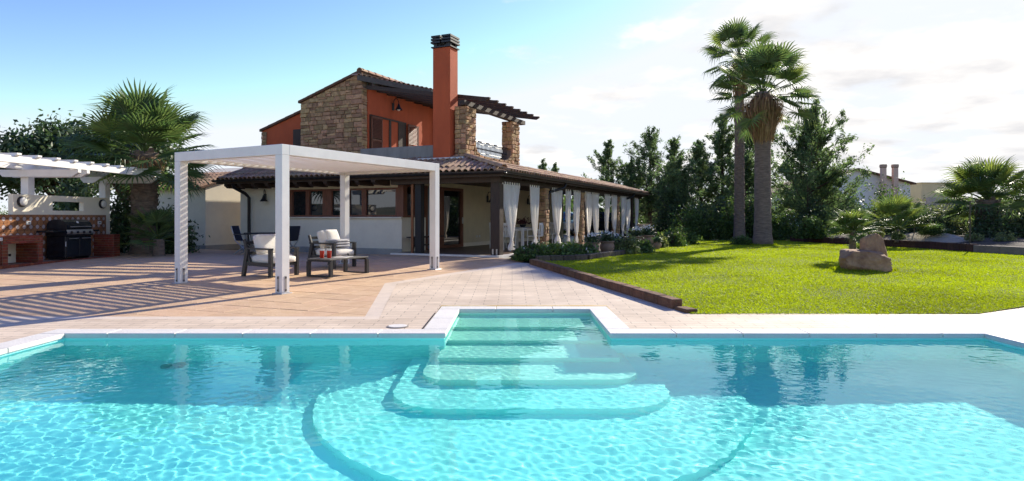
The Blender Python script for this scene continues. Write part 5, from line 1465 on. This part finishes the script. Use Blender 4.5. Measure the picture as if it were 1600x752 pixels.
# dark understorey behind the lawn
U = [(8.5, 33.5, 1.5, 2.4), (8.6, 30.6, 1.3, 1.7), (9.6, 31.2, 1.5, 2.4), (10.5, 30.2, 1.4, 2.1), (11.5, 30.4, 1.5, 2.5), (12.6, 30.0, 1.3, 1.3), (14.2, 29.6, 1.5, 1.8), (6.8, 40, 1.8, 2.4), (15.8, 30.2, 1.4, 1.9), (3.2, 41, 1.8, 2.0)]
ulab = ['dark bush at the lawn end nearest the stone urn', 'dark bush beneath the second conifer', 'tall dark bush under the middle conifers', 'dark bush left of the slender palm foot', 'dark bush seen between the two palm trunks', 'low dark bush right of the thick palm trunk', 'dark bush beneath the large dense conifer', 'dark bush beyond the porch end', 'dark bush at the right end of the tree row', 'bush seen through the far porch bay']
for i, (x, y, r, h) in enumerate(U): shrub(ulab[i], x, y, 0.25, r, 1.0, h, 80 + i, 4600, LEAFM if i % 2 else LEAFD, (.075, .035), group='dark bushes behind the lawn')
shrub('low round green bush at the foot of the tall palms', 8.75, 24.3, lz(7.7, 21.6), .55, .45, .36, 95, 2400, LEAFM, (.04, .02))

# right-hand bushes
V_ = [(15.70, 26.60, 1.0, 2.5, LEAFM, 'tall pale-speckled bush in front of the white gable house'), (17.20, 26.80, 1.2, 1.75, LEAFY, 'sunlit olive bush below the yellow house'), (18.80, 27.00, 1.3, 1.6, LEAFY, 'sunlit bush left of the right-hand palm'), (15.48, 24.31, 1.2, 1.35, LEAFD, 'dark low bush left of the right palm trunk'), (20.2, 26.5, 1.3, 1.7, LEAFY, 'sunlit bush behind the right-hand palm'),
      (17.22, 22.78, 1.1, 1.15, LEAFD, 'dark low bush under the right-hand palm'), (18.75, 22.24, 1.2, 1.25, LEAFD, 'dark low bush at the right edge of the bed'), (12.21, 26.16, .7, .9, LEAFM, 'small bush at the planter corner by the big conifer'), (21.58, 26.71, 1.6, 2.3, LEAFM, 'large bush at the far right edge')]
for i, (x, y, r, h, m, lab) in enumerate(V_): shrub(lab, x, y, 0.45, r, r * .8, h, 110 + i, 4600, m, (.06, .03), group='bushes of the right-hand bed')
for i, (x, y, r, h, lab) in enumerate(((14.93, 20.71, .3, .28, 'small low green plant on the planter edge, left of the fence post'), (15.59, 20.27, .4, .3, 'spreading green plant along the planter by the fence post'), (13.52, 23.54, .22, .5, 'thin upright plant standing in the pale gravel'), (13.08, 21.69, .25, .3, 'little tuft at the top of the gravel slope'))):
    shrub(lab, x, y, 0.55, r, r, h, 130 + i, 700, LEAFY, (.05, .014), stems=False, group='small plants in the gravel bed')

# ------------------------------------------------------------------ beds, edging, planter
def wall_line(name, label, cat, pts, w, h, z0f, m, seg, group=None):
    """low wall of separate blocks following a polyline"""
    t = thing(name, label, cat, (0, 0, 0), 0, group); rnd = random.Random(3)
    for (a, b) in zip(pts[:-1], pts[1:]):
        a, b = Vector((*a, 0)), Vector((*b, 0)); L = (b - a).length; n = max(1, round(L / seg)); d = (b - a) / L
        for k in range(n):
            p, q = a + d * (L * k / n + .004), a + d * (L * (k + 1) / n - .004); mid = (p + q) / 2
            z = z0f(mid.x, mid.y); hh = h + rnd.uniform(-.006, .006)
            o = MB().cbox((-(q - p).length / 2, -w / 2, -0.10), ((q - p).length / 2, w / 2, hh), 0.012).build('block', m, t, loc=(mid.x, mid.y, z))
            dz = z0f(q.x, q.y) - z0f(p.x, p.y); o.rotation_euler = (0, -math.atan2(dz, (q - p).length), math.atan2(d.y, d.x))
    return t
wall_line('lawn_edging', 'brown block edging between the cream paving and the lawn', 'edging', [(2.33, 9.02), (0.50, 15.45)], 0.17, 0.135, lambda x, y: gz(y), EDGEB, 0.42)
en = thing('edging_end_block', 'low brown block at the near end of the lawn edging', 'edging', (2.40, 8.83, 0), math.atan2(6.4, -1.8))
MB().cbox((-0.16, -0.09, -.05), (0.16, 0.09, 0.055), .012).build('block', EDGEB, en)
bedline = [(0.60, 15.60), (1.85, 15.95), (2.9, 17.6), (3.9, 19.9), (5.4, 23.0), (7.3, 26.4)]
wall_line('bed_border', 'low mossy stone border between the flower bed and the lawn', 'edging', bedline, 0.2, 0.13, lambda x, y: lz(x, y), mat('mossy_border_stone', (0.10, 0.075, 0.05), 0.95, 0.35, 9, .8, 40, rnd=.3), 0.36)
def bed():
    lft = [(0.10, 15.75), (-0.2, 17.4)] + [HW(-0.14, u)[:2] for u in (1.0, 4, 8, 12, 18)]
    poly = [(-0.1, 16.4)] + bedline + [(8, 30)] + [HW(-0.13, u)[:2] for u in (18.4, 12, 8, 4, 1.2)]
    n = len(poly); mb = MB(); mb.v = [(x, y, max(lz(x, y), gz(y)) + .03) for x, y in poly]; mb.f = [tuple(range(n))]
    o = mb.build('flower_bed_soil', BEDSOIL); o['kind'] = 'structure'
bed()
# ground-hugging shrubs of the bed
G = [(0.28, 16.15, .34, .30), (0.72, 15.98, .40, .36), (1.18, 16.15, .42, .40), (1.62, 16.25, .40, .42), (0.62, 16.6, .42, .42), (1.15, 16.85, .45, .46), (1.62, 16.9, .40, .46), (1.95, 16.8, .36, .40)]
gl = ['leafy bed shrub at the near tip of the paving', 'leafy bed shrub, second along the border', 'leafy bed shrub, third along the border', 'leafy bed shrub, last along the border before the pots', 'leafy bed shrub in the back row nearest the corner post', 'leafy bed shrub in the middle of the back row', 'leafy bed shrub below the first stone column', 'leafy bed shrub nearest the first flower pot']
for i, (x, y, r, h) in enumerate(G): shrub(gl[i], x, y, lz(x, y) - .02, r, r * .8, h, 150 + i, 1900, LEAFM, (.042, .024), group='leafy shrubs of the near flower bed', flowers=2)
def pot(label, x, y, z, s, flower, seed, urn=False):
    t = thing('flower_pot', label, 'plant pot', (x, y, z), 0, 'clay pots along the flower bed')
    MB().lathe([(.12 * s, 0), (.15 * s, .03 * s), (.21 * s, .16 * s), (.22 * s, .24 * s), (.18 * s, .32 * s), (.215 * s, .35 * s), (.215 * s, .38 * s), (.17 * s, .38 * s), (.15 * s, .34 * s)], 18).build('pot', CERAMIC, t, smooth='auto')
    rng = np.random.default_rng(seed); C = rng.normal(size=(500, 3)) * np.array([.09, .09, .08]) * s + np.array([0, 0, .46 * s])
    link('foliage', leaf_mesh('foliage', C, .04, .022, rng, .5), LEAFD, t)
    if flower:
        C = rng.normal(size=(90, 3)) * np.array([.075, .075, .04]) * s + np.array([0, 0, .60 * s]); link('blossoms', leaf_mesh('blossoms', C, .03, .026, rng, .4), FLOWERW, t)
for i, (x, y, s, f, lab) in enumerate(((2.2, 17.55, .9, True, 'clay pot with white flowers below the second stone column'), (2.66, 17.9, .95, True, 'clay pot with white flowers right of the first pot'), (3.05, 18.7, .8, True, 'small clay pot with pale flowers behind the bright shrub'), (4.15, 21.4, 1.05, True, 'clay pot with a white flower head below the last curtain'), (4.62, 21.9, 1.1, True, 'clay pot with white flowers beside the stone urn'), (4.75, 20.9, .6, False, 'small clay pot on the bed border'))):
    pot(lab, x, y, lz(x, y) + .02, s, f, 170 + i)
shrub('bright yellow-green shrub between the flower pots', 3.25, 18.2, lz(3, 18), .42, .38, .52, 180, 2400, LEAFY, (.05, .028), group='garden shrubs beside the lawn')
shrub('mid-green bushy shrub beside the yellow-green one', 3.75, 18.9, lz(3.7, 19), .45, .4, .48, 181, 2400, LEAFM, (.05, .025), group='garden shrubs beside the lawn')
shrub('yellow-green shrub right of the white-flowered pots', 5.0, 22.0, lz(5, 22), .38, .34, .5, 182, 1800, LEAFY, (.05, .028), group='garden shrubs beside the lawn')
shrub('dark green shrub right of the stone urn', 5.7, 23.0, lz(5.7, 23), .6, .5, .6, 183, 2200, LEAFM, (.05, .025), group='garden shrubs beside the lawn')
shrub('spreading green shrub at the far end of the flower bed', 6.5, 24.6, lz(6.5, 24.6), .75, .6, .65, 184, 2400, LEAFM, (.05, .025), group='garden shrubs beside the lawn')
ur = thing('stone_urn', 'pale square-shouldered stone urn at the far end of the bed', 'urn', (5.0, 24.2, 0.35), rad(20))
MB().lathe([(.16, 0), (.17, .1), (.13, .13), (.2, .22), (.27, .4), (.28, .52), (.24, .58), (.25, .68), (.27, .70), (.2, .70)], 10).build('vessel', mat('pale_sandstone', (.48, .38, .25), .9, .15, 6, .4, 40), ur, smooth='auto')
C = np.random.default_rng(9).normal(size=(400, 3)) * np.array([.14, .14, .08]); C[:, 2] = np.abs(C[:, 2])
link('blooms', leaf_mesh('blooms', C * np.array([.7, .7, 1]) + np.array([0, 0, .12]), .03, .02, np.random.default_rng(4)), mat('dark_red_petals', (.10, .02, .02), .7, .2, 6, island=.3), fp)

pl_pts = [(12.21, 27.90), (12.81, 25.29), (13.41, 23.22), (13.90, 21.15), (13.90, 19.18), (14.17, 17.44), (15.70, 14.82)]
wall_line('planter_wall', 'curving low dark brick planter wall along the far right of the lawn', 'wall', pl_pts[:5], 0.2, 0.24, lambda x, y: lz(x, y), mat('dark_brick_edge', (0.085, 0.035, 0.022), 0.9, .3, 9, .6, 40, rnd=.25), 0.30)
wall_line('concrete_kerb_wall', 'low pale concrete wall right of the brick planter wall', 'wall', pl_pts[4:], 0.2, 0.22, lambda x, y: lz(x, y), mat('pale_kerb', (0.24, 0.19, 0.14), 0.9, .2, 6, .4, 40, rnd=.1), 0.9)
def rbed():
    mb = MB(); P = pl_pts
    rows = []
    for (dx, z) in ((0.0, .16), (1.0, .26), (2.6, .34), (9, .30)):
        rows.append([(x + dx, y + dx * .18, lz(x, y) + z) for x, y in P])
    for r in rows: mb.v += r
    n = len(P)
    for j in range(3):
        for i in range(n - 1): mb.f.append((j * n + i, j * n + i + 1, (j + 1) * n + i + 1, (j + 1) * n + i))
    o = mb.build('planter_soil', BEDSOIL); o['kind'] = 'structure'
    mm = MB(); m = 14
    for j in range(m + 1):
        for i in range(m + 1):
            a, b = i / m * 2 - 1, j / m * 2 - 1; h = max(0, 1 - a * a) * max(0, 1 - b * b); mm.v.append((14.75 + a * .95, 22.6 + b * 2.0, .34 + .46 * h ** .8 + .01 * math.sin(9 * a) * math.sin(11 * b)))
    for j in range(m):
        for i in range(m): k = j * (m + 1) + i; mm.f.append((k, k + 1, k + m + 2, k + m + 1))
    o = mm.build('gravel_mound', GRAVEL, smooth=True); o['kind'] = 'structure'
rbed()
def fence():
    t = thing('wire_fence', 'thin wire fence on slender posts along the right-hand planter', 'fence', (0, 0, 0))
    pts = [(14.82, 26.16), (14.39, 22.89), (14.12, 19.73), (14.55, 17.22), (15.91, 14.72)]; fm = mat('fence_brown', (.09, .07, .035), .6, .2, 9)
    for x, y in pts: MB().tube([(x, y, lz(x, y)), (x, y, lz(x, y) + 1.55)], .022, 6).build('post', fm, t)
    for k in range(12):
        h = .12 + k * .125
        MB().tube([(x, y, lz(x, y) + h) for x, y in pts], .0022, 4, cap=False).build('wire', fm, t)
fence()

# boulders
from mathutils import noise as mnoise
def boulder(label, loc, size, rz, seed, k=26):
    rnd = random.Random(seed); planes = []
    if k < 20: planes = [(Vector(n_), rnd.uniform(.78, .9)) for n_ in ((1, .1, .1), (-1, .15, .12), (.1, 1, .1), (0, -1, .15), (.06, -.05, 1))]
    for i in range(k):
        n_ = Vector((rnd.gauss(0, 1), rnd.gauss(0, 1), rnd.gauss(0, .8))).normalized(); planes.append((n_, rnd.uniform(.72, 1.0)))
    bm = bmesh.new(); bmesh.ops.create_icosphere(bm, subdivisions=5, radius=1)
    for v in bm.verts:
        d = v.co.normalized(); r = min(min(dist / max(n_.dot(d), .12) for n_, dist in planes), 1.25)
        q = d * r * 1.6 + Vector((seed * 7.1, seed * 3.3, 0))
        r *= 1 + mnoise.fractal(q, 1.0, 2.2, 5) * .06 + mnoise.noise(q * 6) * .03 + mnoise.noise(q * 15) * .015
        p = d * r; v.co = Vector((p.x * size[0], p.y * size[1], (p.z + .75) * size[2]))
    for f in bm.faces: f.smooth = True
    me = bpy.data.meshes.new('boulder'); bm.to_mesh(me); bm.free(); me.set_sharp_from_angle(angle=rad(28))
    o = link('boulder', me, ROCK, None, loc, (0, 0, rz)); props(o, label, 'rock', 'pinkish rocks on the lawn'); return o
boulder('low wide pinkish boulder lying on the lawn', (7.38, 13.55, lz(7.2, 13.2) - .05), (.56, .40, .30), rad(-8), 1, 12)
boulder('upright pinkish boulder standing at the right end of the low one', (7.74, 13.72, lz(7.5, 13.3) - .05), (.30, .27, .53), rad(12), 8, 40)

# ------------------------------------------------------------------ far things
drv = MB().prism([(1.0, 36.5), (14, 36.5), (14, 48), (1.0, 48)], .16, .20).build('driveway', mat('pale_driveway', (.5, .47, .42), .9, .08, 1)); drv['kind'] = 'structure'
def car(label, loc, rz, paint):
    t = thing('parked_car', label, 'car', loc, rz, 'cars parked behind the porch')
    prof = [(-2.1, .32), (-2.12, .62), (-1.95, .80), (-1.2, .92), (-.75, 1.30), (-.3, 1.44), (.7, 1.45), (1.35, 1.28), (1.85, .95), (2.08, .85), (2.1, .35)]
    mb = MB(); n = len(prof)
    for s in (-1, 1):
        for x, z in prof: mb.v.append((x, s * (.84 if z < 1.0 else .84 - (z - .95) * .42), z))
    mb.f.append(tuple(range(n))); mb.f.append(tuple(range(2 * n - 1, n - 1, -1)))
    for i in range(n): j = (i + 1) % n; mb.f.append((i, j, n + j, n + i))
    b = mb.build('body', paint, t); md = b.modifiers.new('bev', 'BEVEL'); md.width = .06; md.segments = 2
    for s in (-1, 1):
        y = s * .80
        MB().add([(-.98, y, .97), (.05, y, .97), (.05, y - s * .14, 1.36), (-.62, y - s * .14, 1.34)], [(0, 1, 2, 3)]).add([(-.98, y + s * .03, .97), (.05, y + s * .03, .97), (.05, y - s * .10, 1.36), (-.62, y - s * .10, 1.34)], [(0, 1, 2, 3)]).build('side_window', GLASS, t)
        MB().add([(.12, y + s * .03, .97), (1.35, y + s * .03, .99), (1.1, y - s * .09, 1.30), (.12, y - s * .10, 1.37)], [(0, 1, 2, 3)]).build('side_window', GLASS, t)
        for x in (-1.35, 1.3):
            w = MB().lathe([(.2, -.1), (.31, -.1), (.33, -.06), (.33, .06), (.31, .1), (.2, .1)], 20).build('wheel', RUBBER, t, loc=(x, s * .76, .33), rot=(rad(90), 0, 0)); MB().lathe([(.03, -.105), (.2, -.1), (.2, .1), (.03, .105)], 14).build('rim', STEEL, w)
        MB().box((-2.15, s * .62 - .15, .62), (-2.05, s * .62 + .15, .74)).build('headlight', CLEARG, t)
    MB().add([(-1.22, -.66, .95), (-1.22, .66, .95), (-.76, .60, 1.31), (-.76, -.60, 1.31)], [(0, 1, 2, 3)]).build('windscreen', GLASS, t, loc=(-.03, 0, .02))
car('dark parked car seen between the porch curtains', (5.15, 38.0, .2), rad(200), CARD)
car('blue parked car seen between the narrow curtains', (3.35, 39.6, .2), rad(160), CARB)

def far_house():
    t = thing('gable_house', 'white gabled house with two tall chimneys beyond the right-hand trees', 'house', (30.5, 58, 0), rad(0))
    MB().vprism([(-6, 0), (5.6, 0), (5.6, 4.35), (0.7, 5.6), (-6, 3.6)], 1, 0, 9).build('wall', BUILDW, t)
    MB().vprism([(0.7, 5.61), (5.9, 4.28), (5.9, 4.42), (0.7, 5.76)], 1, -.4, 9.3).build('roof', RBASE, t); MB().vprism([(0.7, 5.76), (-6.4, 3.62), (-6.4, 3.48), (0.7, 5.61)], 1, -.4, 9.3).build('roof', RBASE, t)
    for x, zt_ in ((2.75, 5.75), (3.8, 5.75)):
        c = MB().box((x - .2, -.85, 3.2), (x + .2, -.5, zt_)).build('chimney', BUILDP, t); MB().box((x - .22, -.87, zt_ + .001), (x + .22, -.48, zt_ + .3)).build('chimney_cap', MORTAR, c)
        for z in (.08, .18): MB().box((x - .25, -.9, zt_ + z), (x + .25, -.45, zt_ + z + .05)).build('cap_slab', BUILDP, c)
    t = thing('flat_house', 'yellow flat-roofed house with small windows at the far right', 'house', (43.5, 68, 0), rad(8))
    MB().box((0, 0, 2.6), (4.9, 5, 4.95)).build('upper_wall', BUILDY, t); MB().box((.3, -.8, 0), (6.2, 6, 3.4)).build('lower_wall', mat('far_pinkish_wall', (.42, .36, .32), .9, .08, .8), t)
    MB().box((-.05, -.06, 4.951), (4.95, 5.05, 5.03)).build('parapet', BUILDY, t)
    for (x0, x1, z0, z1, y) in ((2.0, 2.6, 3.5, 4.25, 0), (3.4, 3.7, 3.5, 4.2, 0), (2.3, 3.3, 1.9, 3.1, -.8)):
        w = MB().box((x0, y - .04, z0), (x1, y + .01, z1)).build('window', BUILDP, t); MB().box((x0 + .08, y - .06, z0 + .08), (x1 - .08, y - .041, z1 - .08)).build('pane', GLASS, w)
far_house()
for i, (x, y, r, h, lab) in enumerate(((24.5, 46, 2.0, 1.3, 'low rounded tree in front of the white gable house'), (38, 50, 3.0, 2.6, 'dark tree behind the right-hand palm'), (19, 40, 2.5, 2.6, 'tree behind the large conifers'), (15, 44, 2.5, 2.5, 'tree far behind the palms'), (9, 46, 2.5, 2.4, 'tree far behind the middle conifers'), (3.5, 50, 2.5, 2.2, 'tree far behind the porch'))):
    tree_broad(lab, x, y, 0, h * .62, r, 200 + i, 5000, LEAFM if i % 2 else LEAFD, .25, group='trees beyond the garden', leaf=(.15, .07), nclump=34)
